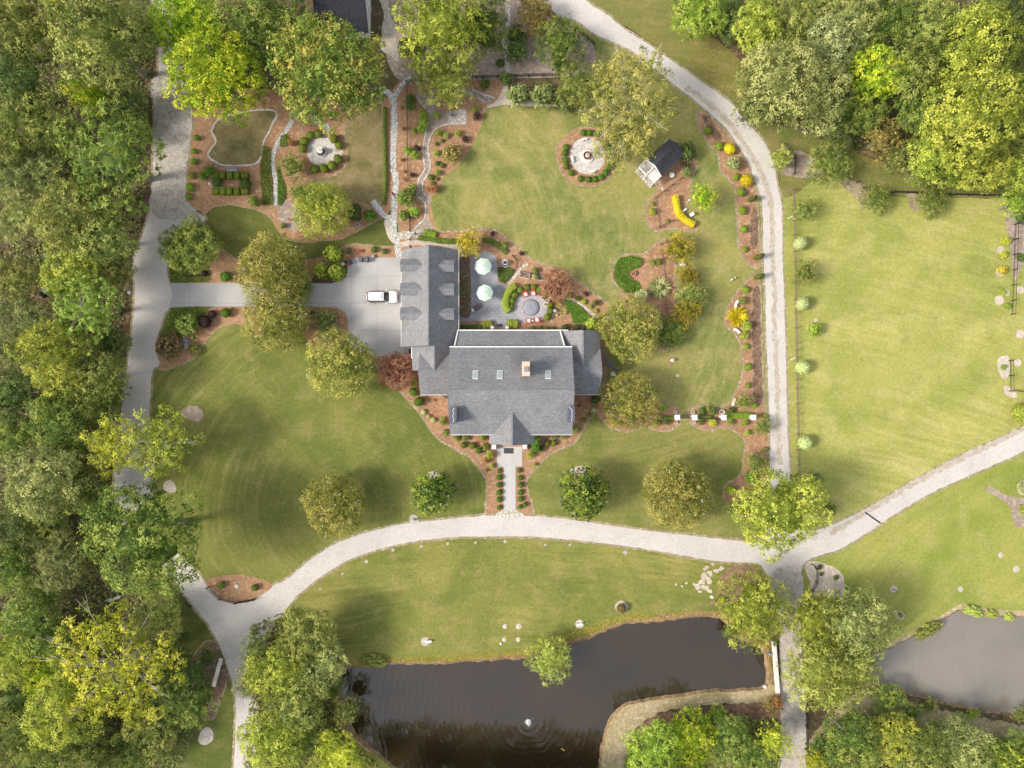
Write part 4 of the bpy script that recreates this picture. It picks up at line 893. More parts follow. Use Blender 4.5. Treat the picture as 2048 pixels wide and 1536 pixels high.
# each row: kind colour x y radius height-factor label
NAMES = dict(broad='broadleaf_tree', broad2='broadleaf_tree', myrtle='crape_myrtle', maple='maple_tree', pine='pine_tree', feather='feathery_tree', sparse='sparse_tree', sprawl='spreading_tree', small='small_tree', conif='evergreen_shrub')
TT = """
broad olive 200 75 100 1.15|largest pale olive oak at the top left, left of the drive
broad oliveg 45 60 72 1.0|dark grey green tree filling the top left corner
broad2 dark 40 165 66 .95|dark tree in shade below the top left corner tree
small yellow 112 12 18 2.2|small yellow tree top showing at the top edge left of the pale oak
broad greyg 275 60 55 .6|shaded grey green tree between the pale olive oak and the lime maple
small lime 185 195 34 2.6|small yellow green tree just below the pale olive oak
small greyg 265 203 40 1.2|pale washed out low tree left of the drive bend
broad2 green 262 247 40 .55|dark green low tree touching the drive above the big pine
broad2 oliveg 62 240 62 1.0|olive green tree on the left edge below the dark shaded trees
broad olive 12 290 50 1.1|olive tree cut by the left edge above the bare grey branches
pine pinel 125 275 42 .9|yellow green pine left of and touching the large green pine
pine pine 218 312 108 .75|largest soft green pine, left of the drive
broad greyg 32 345 52 .9|grey green tree with bare grey branches on the left edge
broad2 greyg 85 345 46 .9|grey green tree left of the large pine
broad olive 145 425 72 1.05|yellow olive tree below the large pine
broad2 olive 205 470 64 1.0|olive tree touching the drive above the driveway junction
broad pale 40 430 56 1.0|pale yellow green tree on the left edge level with the driveway bend
small green 257 395 20 1.0|low green shrub tree by the drive below the large pine
broad2 olive 35 560 46 .9|olive tree at the left edge beside the bare brown clearing
broad2 yg 148 540 60 1.0|yellow olive tree with tangled limbs opposite the driveway
broad olive 225 530 45 1.0|olive tree beside the drive just above the driveway junction
pine pinel 168 612 76 .8|bright yellow green pine opposite the driveway mouth
broad2 greyg 55 645 50 .85|grey green tree left of the bright pine
broad greyg 18 700 42 .8|brownish grey green tree on the left edge below the clearing
broad yg 112 715 72 1.05|big tree with yellow tips left of the lower drive
broad2 oliveg 190 750 62 .95|olive green tree between the yellow tipped tree and the drive
broad dark 222 690 36 .8|dark tree under the bright pine beside the drive
broad2 dark 22 790 54 .9|dark green tree on the left edge below the brown gap
broad green 125 800 52 .85|mid green tree below the big yellow tipped tree
broad2 green 200 815 46 .75|dark tree beside the drive above the bare yellow tree
broad green 30 875 48 .85|green tree at the left edge above the pinkish gap
broad2 green 118 855 58 .95|green tree showing pale branches in the middle of the left woods
broad2 oliveg 160 910 42 .85|dark tree right behind the pale topped tree
broad2 pale 92 962 74 1.1|pale topped tree in the lower left woods with yellowish edge
broad green 160 975 50 .85|shaded green tree right of the pale topped tree
sparse yellow 238 893 66 .95|left half of the pair of thin yellow trees over the drive
sparse yg 328 890 72 .95|right of the pair of thin yellow trees, over the lawn edge
broad green 292 1075 112 .95|very large round dark green tree with yellow tips covering the lower drive
broad2 dark 35 1060 54 .8|dark green tree at the left edge below the pale topped tree
broad2 green 95 1045 50 .75|dark green tree under the pale topped tree
broad greyg 130 1125 56 .95|pale grey green tree left of the very large round tree
broad2 bronze 168 1108 34 .6|brown dark small tree tucked left of the very large round tree
broad green 25 1140 54 .95|green tree at the left edge level with the triangular bed
broad2 green 85 1195 42 .7|dark low tree above the reddish forest floor band
broad pine 60 1250 60 .8|soft green tree at the left edge below the forest floor band
broad yg 25 1310 58 .9|lime green tree on the left edge left of the huge yellow tree
broad2 pine 105 1290 50 .8|soft green tree at the upper left of the huge yellow tree
broad lime 85 1345 44 .95|lime green tree touching the left of the huge yellow tree
sprawl yellow 235 1335 124 1.0|huge spreading yellow tree with pale limbs in the lower left
broad yg 130 1420 72 1.0|yellow tree forming the lower left end of the huge yellow crown
broad2 olive 320 1240 45 .6|olive tree behind the top of the huge yellow tree
broad2 dark 30 1400 50 .7|dark tree at the left edge below the lime trees
broad green 35 1470 62 .85|green tree near the bottom left corner
broad2 green 95 1510 55 .8|green tree at the bottom edge near the left corner
broad2 dark 165 1475 55 .6|dark tree under the lower edge of the huge yellow tree
small olive 190 1520 42 2.0|small olive tree at the bottom edge below the yellow tree
broad olive 300 1470 52 .7|fine leaved olive tree at the lower right of the yellow tree
broad2 green 260 1510 48 .7|green tree at the bottom edge right of the small olive tree
conif dark 378 1350 46 .9|dark feathery evergreen beside the long stone bench
conif green 385 1405 50 .8|green feathery evergreen below the long stone bench
broad dark 330 1400 52 .5|dark green tree in shade right of the yellow tree
small dark 414 1312 20 1.0|dark shrub at the upper end of the long stone bench
small dark 370 1272 17 1.0|small dark shrub right of the huge yellow tree
maple lime 375 48 70 .95|bright lime maple at the top edge right of the upper drive
maple lime 432 150 92 1.0|brightest yellow lime maple above the kidney shaped lawn
broad green 500 60 72 .8|green tree behind the two lime maples at the top edge
broad2 green 560 45 60 .8|green tree at the top edge left of the dark roofed building
maple maple 655 143 112 .95|large maple with orange tips beside the dark roofed building
feather yg 880 45 95 1.0|wide feathery green tree at the top edge above the bare yellowish tree
feather green 965 55 62 .8|feathery green tree beside the pale stepping path at the top
feather willow 893 160 58 .75|half bare yellowish tree over the black fence
broad bronze 1070 32 40 .6|bronze brown tree at the top left of the upper drive
feather green 1120 85 50 .8|green and yellow tree by the black fence next to the drive
small magnolia 1118 130 22 .9|small glossy tree under the green and yellow tree
broad2 oliveg 1158 168 42 .7|green tree at the left of the big pale tree
sprawl loose 1262 205 108 .95|big loose pale green tree with visible limbs beside the curving drive
sparse loose 1232 290 52 .9|pale green lower lobe tree over the shed roof
broad green 380 492 56 .55|mixed green tree on the corner where the driveway meets the drive
myrtle myrtle 545 540 72 1.0|upper of the two olive crape myrtles standing over the driveway
myrtle myrtle 555 640 66 1.0|lower of the two olive crape myrtles standing over the driveway
myrtle oliveg 590 575 38 .6|dark green small tree between the two crape myrtles and the palms
small dark 652 645 30 1.0|dark shrubby tree above the crape myrtle by the parking court
myrtle myrtle 678 727 70 1.0|crape myrtle at the lower left corner of the parking court
myrtle yg 643 420 58 1.0|dense yellow green rounded tree left of the two clipped hedges
small oliveg 586 334 29 .9|olive shrubby tree left of the round fountain terrace
small green 600 385 22 .8|green shrub behind the top of the dense yellow green tree
small gold 937 485 29 1.2|golden yellow tree at the corner of the garage and patio
broad copper 793 744 37 .55|copper red tree at the front left corner of the house
broad copper 1113 572 34 .55|copper brown tree above the circular patio
myrtle myrtle 1262 658 64 1.0|crape myrtle above the lean-to at the right end of the house
myrtle green 1335 665 34 .8|dark green crape myrtle right of the one beside the house end
myrtle myrtle 1262 802 60 1.0|crape myrtle below the lean-to at the right end of the house
myrtle myrtle 1353 988 70 1.0|crape myrtle on the front right lawn
myrtle myrtle 670 1010 64 1.0|crape myrtle on the front left lawn above the curved drive
small olivegold 1356 497 33 1.0|olive yellow tree above the other trees of the weathered rail fence
small olivegold 1376 553 24 .9|small olive tree in the middle of the rail fence row
small olive 1382 592 31 1.0|olive tree above the lowest one by the rail fence
small olivegold 1372 622 30 1.0|lowest yellow olive tree in the row by the rail fence
small lime 1407 396 27 1.3|pale lime tree right of the long yellow hedge
broad yg 1560 1022 88 .85|big yellow green tree at the junction of the three drives
small olive 1490 1005 30 .9|olive shrub left of the big tree at the junction
small oliveg 1466 1018 20 .8|smaller olive shrub at the lawn edge left of the junction tree
small oliveg 1512 926 24 .8|rounded grey green bush at the bottom of the right mulch bed
small olive 1525 853 20 .9|bushy olive shrub next to the drive beside the last white post
small olive 1489 803 20 1.0|loose olive bush above the hedge beside the curved white bench
small oliveg 1608 420 26 1.0|upper dark olive tree on the pasture beside the long fence
small oliveg 1610 547 28 1.0|lower dark olive tree on the pasture beside the long fence
small willow 1562 318 23 1.2|lone yellow green shrub right of the drive bend
feather oliveg 1660 326 48 .6|feathery young tree above the pasture's left corner
feather oliveg 1752 398 31 .6|left of the two feathery young trees on the pasture top fence
feather oliveg 1863 403 33 .6|right of the two feathery young trees on the pasture top fence
small yg 1978 372 18 1.6|small yellow green tree on the pasture fence near the right corner
small bright 2036 405 34 1.5|bright green tree at the upper right corner of the pasture
broad bright 1395 28 52 .85|bright green tree at the left end of the top right woods
broad2 dark 1462 45 42 .7|dark tree between the bright tree and the leaning trunk
broad yg 1515 55 50 1.0|yellow green tree above the leaning pale trunk
broad2 olive 1605 18 52 1.0|olive tree at the top edge of the right woods
broad pale 1700 25 58 1.1|pale tree at the top edge, middle of the right woods
broad2 green 1780 40 52 1.0|green tree at the top edge right of the pale tree
broad oliveg 1860 60 60 1.0|olive green tree at the top edge left of the leaning yellow tree
broad pale 1558 165 84 1.05|large pale tan leaved tree nearest the drive in the right woods
broad2 pale 1632 195 64 1.05|pale tan tree right of the largest pale one
small greyg 1500 220 34 1.6|grey green low tree leaning over the drive bend
broad2 sagepale 1660 90 56 1.05|pale silvery green tree in the middle of the right woods
broad green 1590 100 48 .8|green tree between the pale tan tree and the top edge
broad2 green 1718 110 52 .9|dark green tree left of the bright lime tree
broad lime 1755 148 54 1.1|bright lime tree in the middle of the right woods
broad green 1722 225 46 .9|green tree below the bright lime tree
broad2 oliveg 1822 140 60 1.0|olive green tree right of the bright lime tree
broad2 green 1845 225 52 .95|green tree left of the huge yellow green crown
broad2 yg 1958 92 74 1.2|leaning yellow green tree in the upper right corner
broad dark 2020 30 56 .9|dark tree in the top right corner
broad green 1900 150 46 .9|shaded tree below the leaning yellow green tree
broad yg 1935 235 96 1.1|huge yellow green tree at the right of the woods
broad2 yg 1868 308 58 1.0|yellow green tree below and left of the huge one
broad yg 1950 318 64 1.0|yellow green tree below the huge one, above the pasture fence
broad2 green 2025 155 52 1.0|green tree at the right edge below the corner
broad olive 2030 260 54 1.0|olive tree at the right edge beside the huge crown
broad yg 2030 335 46 1.0|yellow green tree at the right edge above the pasture fence
small bronze 1765 275 34 1.6|rusty olive undergrowth tree at the front of the right woods
small olive 1795 318 32 1.4|olive undergrowth tree above the pasture fence
small oliveg 1845 345 30 1.4|dark green undergrowth tree above the pasture fence
small green 1905 360 28 1.3|green undergrowth tree close to the pasture fence
broad2 greyg 1680 270 30 .5|thin shaded tree under the pale tan trees
broad olive 615 1272 58 .85|olive tree at the top of the clump between drive and pond
broad2 yg 555 1345 60 .85|yellow green tree in the clump hanging over the drive
broad pale 645 1330 52 .85|pale olive tree in the clump at the pond's left end
broad2 olive 600 1400 58 .85|olive tree in the middle of the pond side clump
small greyg 515 1300 34 1.6|small grey green tree over the drive left of the clump
small pale 505 1360 34 1.6|loose pale tree hanging over the drive below the grey green one
broad yg 545 1480 62 .85|yellow green tree at the lower end of the clump by the drive
broad2 oliveg 620 1490 50 .7|dark green tree at the lower middle of the clump
broad2 yellow 675 1515 48 .8|yellow tree at the bottom edge of the pond side clump
small olive 695 1420 28 1.6|olive tree leaning over the water at the clump's edge
small green 668 1372 25 1.0|dark green shrub at the left tip of the pond
feather willow 1100 1316 46 .6|lone pale willow hanging over the pond
feather yg 1508 1215 74 .8|olive cypress tree between the junction and the pond
feather yg 1628 1245 62 .9|green cypress tree at the right of the dam road
feather willow 1635 1345 72 .95|yellowish cypress tree over the dam road
feather pale 1715 1250 76 .95|pale cypress tree standing by the muddy pond
feather willow 1690 1340 66 .9|olive cypress tree at the muddy pond's left end
small green 1462 1262 18 .8|small green bush at the pond corner beside the cypress
broad2 bright 1305 1500 56 .75|bright green tree at the bottom left of the island woods
feather lime 1375 1475 58 .7|lime tree in the middle of the island woods
pine bright 1432 1430 23 .5|small bright pine at the top of the island woods
broad2 green 1460 1480 46 .65|green tree right of the lime one on the island
sparse pale 1440 1505 38 .7|bare pale tree among the green ones on the island
broad green 1500 1510 46 .65|green tree at the bottom edge of the island woods
small yellow 1548 1478 33 1.8|narrow yellow tree on the left of the dam road
broad green 1360 1540 46 .6|green tree at the bottom edge under the lime one
small yellow 1628 1520 26 1.6|small yellow tree at the bottom edge right of the dam fence
broad2 green 1705 1478 58 .8|green tree at the bottom, nearest the dam fence
small dark 1650 1495 30 1.2|dark bush tree right of the dam fence
broad2 green 1775 1400 36 .5|dark green tree on the bank below the pale cypress
broad yg 1790 1475 50 .85|orange tinted yellow green tree in the bottom right woods
broad2 oliveg 1845 1500 54 .85|olive green tree right of the orange tinted one
broad2 greyg 1905 1475 46 .8|grey green tree in the bottom right woods
broad2 pale 1935 1500 50 .8|pale thin tree in the bottom right woods
broad green 1985 1520 50 .8|green tree at the bottom edge near the right corner
small yellow 2005 1515 30 1.8|yellow tree near the bottom right corner
broad2 green 2040 1500 42 .7|green tree cut by the bottom right corner
small green 1822 1425 24 1.0|green bush on the dry bank of the muddy pond
small green 1858 1410 17 .9|round green bush at the muddy pond's lower shore
small bright 1945 1428 14 .9|bright bush at the muddy pond's lower shore
small oliveg 2042 1428 18 1.0|bush at the right edge of the muddy pond's shore
small bronze 1545 1412 22 .6|reddish brown bush at the end of the white dam wall
"""
# magnolias have larger glossy leaves
KIND['magn'] = dict(R=4.0, rz=.85, Hc=4.2, nl=80, lr=(.12, .22), lp=.82, zmin=-.6, ls=.34, dens=7, tuft=7, ts=.24, asp=.6, core=1, jit=.12); NVAR['magn'] = 2; NAMES['magn'] = 'magnolia_tree'
TT += """broad olive 760 1600 60 1.0|olive tree beyond the bottom edge at the pond's left end
broad green 840 1650 75 1.15|green tree beyond the bottom edge left of the water jet
broad yg 930 1660 75 1.1|yellow green tree beyond the bottom edge left of centre
broad oliveg 1020 1672 75 1.15|olive green tree beyond the bottom edge under the water jet
broad green 1110 1665 75 1.15|green tree beyond the bottom edge right of the water jet
broad olive 1195 1640 65 1.1|olive tree beyond the bottom edge at the island bank
magn magnolia 865 985 44 1.0|smaller glossy green magnolia on the front left lawn
magn magnolia 1168 986 53 1.0|larger glossy green magnolia on the front right lawn
"""
for ln in TT.strip().splitlines():
    a, lab = ln.split('|'); k, c, x, y, r, zs = a.split()
    tree(k, c, float(x), float(y), float(r), lab, float(zs), name=NAMES[k])
# ---------------- shrubs ----------------
SH = {}
def shrub_mesh(style, var=0):
    k = (style, var)
    if k in SH: return SH[k]
    rng = np.random.default_rng(100 + var * 7 + sum(map(ord, style)))
    n = dict(ball=620, bush=420, star=170, cube=560, mound=520, spire=420, hedge=700, fern=150).get(style, 400)
    d = rng.normal(size=(n, 3)); d /= np.linalg.norm(d, axis=1, keepdims=True); d[:, 2] = np.abs(d[:, 2]) * np.where(rng.uniform(size=n) < .8, 1, -.6)
    core = None; asp = .6; td = None
    if style == 'ball': P = d * rng.uniform(.9, 1.04, (n, 1)) * [1, 1, .85]; Nn = d + rng.normal(size=d.shape) * .35; S = rng.uniform(.14, .24, n); core = .88
    elif style in ('bush', 'mound'):
        lc = fib(9, rng, -.2) * .52; r = rng.uniform(.36, .56, 9); i = rng.integers(0, 9, n)
        P = lc[i] + d * r[i][:, None] * rng.uniform(.8, 1.15, (n, 1)); Nn = d + [0, 0, .6] + rng.normal(size=d.shape) * .5; S = rng.uniform(.2, .36, n); core = .55
        if style == 'mound': P[:, 2] *= .55
    elif style in ('star', 'fern'):
        a = rng.uniform(0, 6.28, n); e = rng.uniform(.1, 1.3, n) if style == 'star' else rng.uniform(.0, .5, n)
        dd = np.stack([np.cos(a) * np.cos(e), np.sin(a) * np.cos(e), np.sin(e)], 1); P = dd * rng.uniform(.45, .6, (n, 1)) - [0, 0, .3]
        Nn = np.stack([-np.cos(a) * np.sin(e), -np.sin(a) * np.sin(e), np.cos(e)], 1) + rng.normal(size=d.shape) * .2; td = dd; S = rng.uniform(.7, 1.0, n); asp = .16; core = .25
    elif style in ('cube', 'hedge'):
        f = rng.integers(0, 5, n); u = rng.uniform(-1, 1, (n, 2)); P = np.zeros((n, 3)); Nn = np.zeros((n, 3))
        for q in range(n):
            if f[q] == 4 or f[q] == 0 and rng.uniform() < .3: P[q] = (u[q][0], u[q][1], 1); Nn[q] = (0, 0, 1)
            else: s = 1 if f[q] % 2 else -1; P[q] = (s, u[q][0], u[q][1]) if f[q] < 2 else (u[q][0], s, u[q][1]); Nn[q] = (s, 0, .3) if f[q] < 2 else (0, s, .3)
        P *= rng.uniform(.9, 1.03, (n, 1)); P[:, :2] *= .97; Nn += rng.normal(size=P.shape) * .35; S = rng.uniform(.16, .28, n); core = .9
    elif style == 'spire': P = d * rng.uniform(.85, 1.1, (n, 1)); P *= (1 - .35 * np.clip(P[:, 2:], 0, 1)); Nn = d + rng.normal(size=d.shape) * .4; S = rng.uniform(.2, .3, n); core = .8
    V = leaves(P, Nn, S, asp, rng, td); T = np.clip(rng.uniform(.25, .75, n) + rng.normal(size=n) * .15, 0, 1); F = np.arange(len(V)).reshape(-1, 4)
    if core:
        if style in ('cube', 'hedge'):
            c = core; cv = np.array([(x, y, z) for x in (-c, c) for y in (-c, c) for z in (-c, c)], float); cf = np.array([(0, 1, 3, 2), (4, 6, 7, 5), (0, 4, 5, 1), (2, 3, 7, 6), (0, 2, 6, 4), (1, 5, 7, 3)])
        else:
            cv, cf = cubesphere((0, 0, 0), core, rng, 4)
            cv *= [1, 1, .85 if style != 'mound' else .6]
        F = np.vstack([F, cf + len(V)]); V = np.vstack([V, cv]); T = np.append(T, np.full(len(cf), .25))
    V[:, 2] += .75 if style not in ('mound', 'star', 'fern') else .4
    me = quads_mesh('shrub_' + style, V, T, F); me.materials.append(leafmat('green')); SH[k] = me; return me
def shrub(style, col, px, py, rx, lab, cat='shrub', name='shrub', ry=None, hz=1.0, rot=None, group=None):
    ry = rx if ry is None else ry; h = (rx + ry) / 2 / PPM * hz
    x, y, _ = W(px, py, h * .8); rr = random.Random(int(px * 31 + py * 17))
    me = shrub_mesh(style, rr.randrange(3) if style in ('ball', 'bush') else 0)
    o = bpy.data.objects.new(name, me); COL.objects.link(o); o.location = (x, y, 0)
    jx = rr.uniform(.88, 1.14) if style in ('ball', 'bush') and rx < 14 else 1
    o.scale = (rx / PPM * jx, ry / PPM / (jx ** .6), h * jx); o.rotation_euler = (0, 0, rot if rot is not None else (rr.uniform(0, 6.28) if rx == ry and style not in ('cube', 'hedge') else 0))
    o.material_slots[0].link = 'OBJECT'; o.material_slots[0].material = leafmat(col)
    return tag(o, lab, cat, group)
ORD = 'first second third fourth fifth sixth seventh eighth ninth tenth eleventh twelfth thirteenth fourteenth fifteenth sixteenth seventeenth eighteenth nineteenth twentieth'.split()
def row(style, col, coords, what, tail, name='shrub', cat='shrub', group=None, hz=1.0):
    L = pts(coords)
    for i, p in enumerate(L):
        r = p[2] if len(p) > 2 else 6
        lab = ('%s %s %s' % (ORD[i], what, tail))
        shrub(style, col, p[0], p[1], r, lab, cat, name, hz=hz, group=group or (what + ' ' + tail)[:60])
row('ball', 'boxg', "998.5,942,5 998.5,955,6 998.5,970,6 998.5,985,6 998.5,999,6 998.5,1015,5", 'small clipped shrub from the house', 'along the left of the front walk')
row('ball', 'boxg', "1039,941,5 1040,956,6 1041,970,6 1041,985,6 1041,998,6 1039.5,1014,5 1050,1009,5", 'small clipped shrub from the house', 'along the right of the front walk')
row('ball', 'box', "621,270,9 637,267,9 668,278,9 678,291,8 677,318,9 664,331,9 649,337,9 629,338,9 605,297,9 608,282,9", 'round olive shrub clockwise from top left', 'ringing the white fountain terrace')
X0, Y0, SCL = 1100, 240, 5.12
cs = "340,130 405,130 475,140 590,245 615,300 620,360 625,420 600,485 565,540 520,585 460,605 390,610 310,600 215,540 165,475 155,410 150,340 165,280"
cs = " ".join("%.1f,%.1f,6.5" % (X0 + a / SCL, Y0 + b / SCL) for a, b in pts(cs))
row('ball', 'boxg', cs, 'round green shrub clockwise from the top', 'ringing the large pale stone disc')
X0, Y0, SCL = 900, 460, 6.4
cs = "780,990 795,905 830,830 900,770 985,735 1070,735 1145,765 1225,830 1285,955 1280,1035 1245,1115"
cs = " ".join("%.1f,%.1f,7.2" % (X0 + a / SCL, Y0 + b / SCL) for a, b in pts(cs))
row('ball', 'box', cs, 'round olive shrub clockwise from the left', 'ringing the circular patio')
for s, tl in (("432,351 446,351 461,351 475,351 491,351", 'in the upper row of the small box garden'), ("433,383 447,383 460,383 475,383 491,383", 'in the lower row of the small box garden')):
    for i, p in enumerate(pts(s)):
        shrub('cube', 'box', p[0], p[1], 5.6 if 0 < i < 4 else 7.2, ORD[i] + ' clipped hedge block from left ' + tl, 'hedge', 'box_hedge', ry=7.2 if 0 < i < 4 else 6.2, group='clipped hedge blocks of the box garden')
row('ball', 'dark', "434,363,11 491,368,12", 'larger round boxwood from the left', 'inside the small box garden')
row('ball', 'bright', "394,276,6 388,302,6 388,323,7 384,351,7 380,374,9 378,393,7", 'low green shrub from the top', 'in the mulch beside the gravel apron')
row('bush', 'boxg', "421,342,12 407,352,9", 'dark leafy shrub', 'at the upper left of the box garden')
row('ball', 'bright', "1415,262,8 1438,292,9 1472,354,7 1482,384,9 1485,421,9 1488,458,8 1490,499,6", 'green ball shrub from the top', 'in the upper right mulch strip')
row('ball', 'bright', "1491,579,8 1493,693,6 1496,734,8 1496,771,6", 'green ball shrub from the top', 'in the lower right mulch strip')
PAL['gild'] = ((.42, .32, .02), (.56, .44, .03), (.66, .54, .06))
row('ball', 'gild', "1459,298,11 1493,361,12.5", 'bright yellow ball shrub from the top', 'by the curving drive', group='bright yellow ball shrubs')
row('spire', 'lime', "1141,591,5.5 1168,604,5.5 1181,614,4.5 1192,622,4.5 1202,632,4.5", 'lime ball shrub from the copper tree', 'beyond the curved stone edge')
row('ball', 'dark', "1131,655,7 1153,655,7 1168,655,6", 'dark clipped shrub', 'along the back wall right of the porch')
row('ball', 'box', "1066,657,5 1080,656,5 1093,657,5 1106,658,5", 'small olive shrub', 'along the back wall right of the porch steps')
row('bush', 'purple', "985,467,5.5 1043,507,5.5 1172,588,5.5", 'dark purple shrub from the left', 'at the lawn edge above the patio')
row('bush', 'purple', "954,233,9 930,278,8 834,297,7 825,350,6", 'dark purple leafy shrub', 'in the beds around the gravel garden path')
row('bush', 'bright', "950,218,7 874,231,8 877,267,8 893,271,7 916,267,7 829,262,6 876,345,7 873,307,7", 'bright green leafy shrub', 'in the beds around the gravel garden path')
row('ball', 'green', "874,327,5 884,331,5 862,355,6 874,358,4 865,367,5 873,288,4 884,282,4", 'small green shrub', 'right of the white edged garden path')
row('bush', 'dark', "822,198,11 822,212,11 971,169,11 1012,158,14", 'dark green bush', 'near the black fence of the back garden')
row('bush', 'bright', "846,228,11 847,243,11 844,257,10", 'bush from the top', 'in the bright green clump left of the garden path')
row('bush', 'green', "812,397,19 808,431,12 826,378,12", 'dark green bush', 'right of the grey flagstone path above the garage')
row('bush', 'bright', "828,423,12 816,302,9 830,311,10", 'fresh green bush', 'over the brown wire fence')
row('bush', 'brown' if 0 else 'redbush', "869,378,10 857,378,5 804,216,4 808,258,4 804,320,4 809,343,4 810,358,4", 'rusty brown low plant', 'in the beds beside the garden paths')
shrub('bush', 'bronze', 904, 309, 23, 'large olive brown shrub in the bed right of the white edged garden path', hz=.9)
row('bush', 'greyg', "1034,192,25 1083,192,27 1130,203,25", 'large grey green oleander from the left', 'along the top of the back lawn', hz=1.0)
row('bush', 'dark', "1034,73,22 1033,104,23", 'dark evergreen bush', 'right of the pale stepping path')
shrub('mound', 'dark', 822, 90, 29, 'broad dark green mound shrub under the feathery tree', ry=23)
shrub('bush', 'dark', 832, 132, 9, 'small dark bush below the broad dark mound')
shrub('ball', 'dark', 1000, 127, 8, 'small round dark bush left of the pale stepping path')
row('ball', 'boxg', "451,553,11 452,625.5,10", 'bright green clipped ball', 'beside the driveway near its mouth')
row('ball', 'purple', "385,544,9 409,547,6 424,628,9 410,643,13", 'deep purple round shrub', 'in the beds at the driveway mouth')
shrub('bush', 'green', 377, 648, 26, 'green shrub with orange centre in the bed below the driveway mouth', hz=.8)
shrub('bush', 'maroon', 341, 692, 30, 'dark maroon bush over the edge of the drive', hz=.7)
shrub('mound', 'olive', 388, 698, 14, 'straggly olive plant beside the grey boulders')
row('ball', 'green', "698.6,502,5 747.7,499,7 768,503,6 625,626,6", 'small dark green shrub', 'in the mulch beside the parking court')
for i, (x, y, r) in enumerate(((665, 507, 21), (640, 540, 19), (671, 543, 19))):
    shrub('fern', 'bright', x, y, r, ('upper', 'lower left', 'lower right')[i] + ' of the three drooping lime green cut leaf shrubs by the driveway', 'shrub', 'weeping_shrub', hz=1.5, group='drooping lime shrubs')
    o = shrub('bush', 'yg', x, y, r * .82, ('upper', 'lower left', 'lower right')[i] + ' lime leafy core bush among the drooping shrubs by the driveway', 'shrub', 'shrub', hz=1.4)
shrub('hedge', 'dark', 710, 424.5, 9.6, 'tall dark clipped hedge block right of the dense yellow green tree', 'hedge', 'clipped_hedge', ry=14, hz=1.4)
shrub('mound', 'boxg', 740, 430, 15, 'wide rounded clipped hedge right of the dark hedge block', 'hedge', 'clipped_hedge', ry=14, hz=1.2)
shrub('bush', 'green', 510, 403, 13, 'grey green bush at the lower left of the thin stone path')
shrub('bush', 'redbush', 584, 286, 8, 'brownish plant beside the thin stone path')
shrub('bush', 'oliveg', 566, 452, 7, 'small olive plant at the lawn edge left of the dense tree')
def hedge_run(s, wd, h, col, lab, name='hedge', dens=34):
    """a hedge or ground cover mass that follows a line: one mesh"""
    P = np.array([W(*p)[:2] for p in pts(s)]); Q = smooth(P, .3, False); rng = np.random.default_rng(len(s)); n = int(len(Q) * dens)
    i = rng.integers(0, len(Q) - 1, n); T = Q[np.minimum(i + 1, len(Q) - 1)] - Q[i]; T /= np.linalg.norm(T, axis=1, keepdims=True) + 1e-9; N = np.stack([-T[:, 1], T[:, 0]], 1)
    u = rng.uniform(-1, 1, n); z = np.sqrt(np.clip(1 - u ** 4, 0, 1)) * h * rng.uniform(.72, 1.0, n) * (1 + .12 * np.sin(i * .9))
    C = np.column_stack([Q[i] + N * (u * wd / 2)[:, None] + rng.normal(size=(n, 2)) * .05, z])
    Nn = np.column_stack([N * (u ** 3)[:, None], np.ones(n)]) + rng.normal(size=(n, 3)) * .4
    V = leaves(C, Nn, rng.uniform(.13, .24, n), .6, rng); T_ = rng.uniform(.2, .8, n); F = np.arange(len(V)).reshape(-1, 4)
    m = len(Q); cv = []; cf = []
    for k in range(m):
        t = Q[min(k + 1, m - 1)] - Q[max(k - 1, 0)]; t = t / (np.linalg.norm(t) + 1e-9); nn = np.array([-t[1], t[0]]) * wd * .46
        a = Q[k] + nn; b = Q[k] - nn; a2 = Q[k] + nn * .8; b2 = Q[k] - nn * .8
        cv += [(*a, 0), (*a2, h * .8), (*b2, h * .8), (*b, 0)]
        if k: o = 4 * k - 4; cf += [(o + j, o + j + 1, o + j + 5, o + j + 4) for j in range(3)]
    F = np.vstack([F, np.array(cf) + len(V)]); V = np.vstack([V, np.array(cv)]); T_ = np.append(T_, np.full(len(cf), .3))
    me = quads_mesh(name, V, T_, F); me.materials.append(leafmat(col)); o = bpy.data.objects.new(name, me); COL.objects.link(o)
    return tag(o, lab, 'hedge')
PAL['gild'] = ((.22, .20, .02), (.48, .40, .03), (.66, .55, .07))
hedge_run("1349,394 1352,408 1354,422 1360,433 1373,443 1387,451", 1.05, 1.1, 'gild', 'bright yellow curved hedge in the bed below the shed')
hedge_run("771,217 770,260 771,310 772,360 769,395 767,410", .6, .6, 'green', 'long thin green hedge left of the grey flagstone path')
hedge_run("1030,572 1019,582 1012,598 1012,612 1018,624", 1.25, 1.1, 'yg', 'crescent shaped lime hedge left of the circular patio')
hedge_run("838,476 860,478 880,482 905,483 925,484", .9, .6, 'green', 'green hedge along the top of the garage')
hedge_run("850,466 862,468 872,472", 1.2, .7, 'bright', 'short bright hedge at the end of the white edged path')
hedge_run("966,480 982,483 1000,494 1014,506", .8, .6, 'green', 'diagonal green hedge above the dark fountain')
hedge_run("966,651 984,648", 1.2, .9, 'yg', 'lime hedge left of the back steps')
hedge_run("1014,648 1035,649", 1.5, .9, 'yg', 'lime hedge right of the back steps')
hedge_run("918,655 936,655 964,655", .9, .5, 'dark', 'low dark hedge along the back wall left of the steps')
hedge_run("1448,832 1465,831 1485,831 1502,832", 1.1, 1.0, 'bright', 'green hedge between the third and fourth white posts')
hedge_run("1316,836 1335,836 1350,835", .6, .9, 'oliveg', 'thin hedge left of the first white post')
hedge_run("1392,834 1405,834 1420,835", .7, .8, 'oliveg', 'thin hedge right of the second white post')
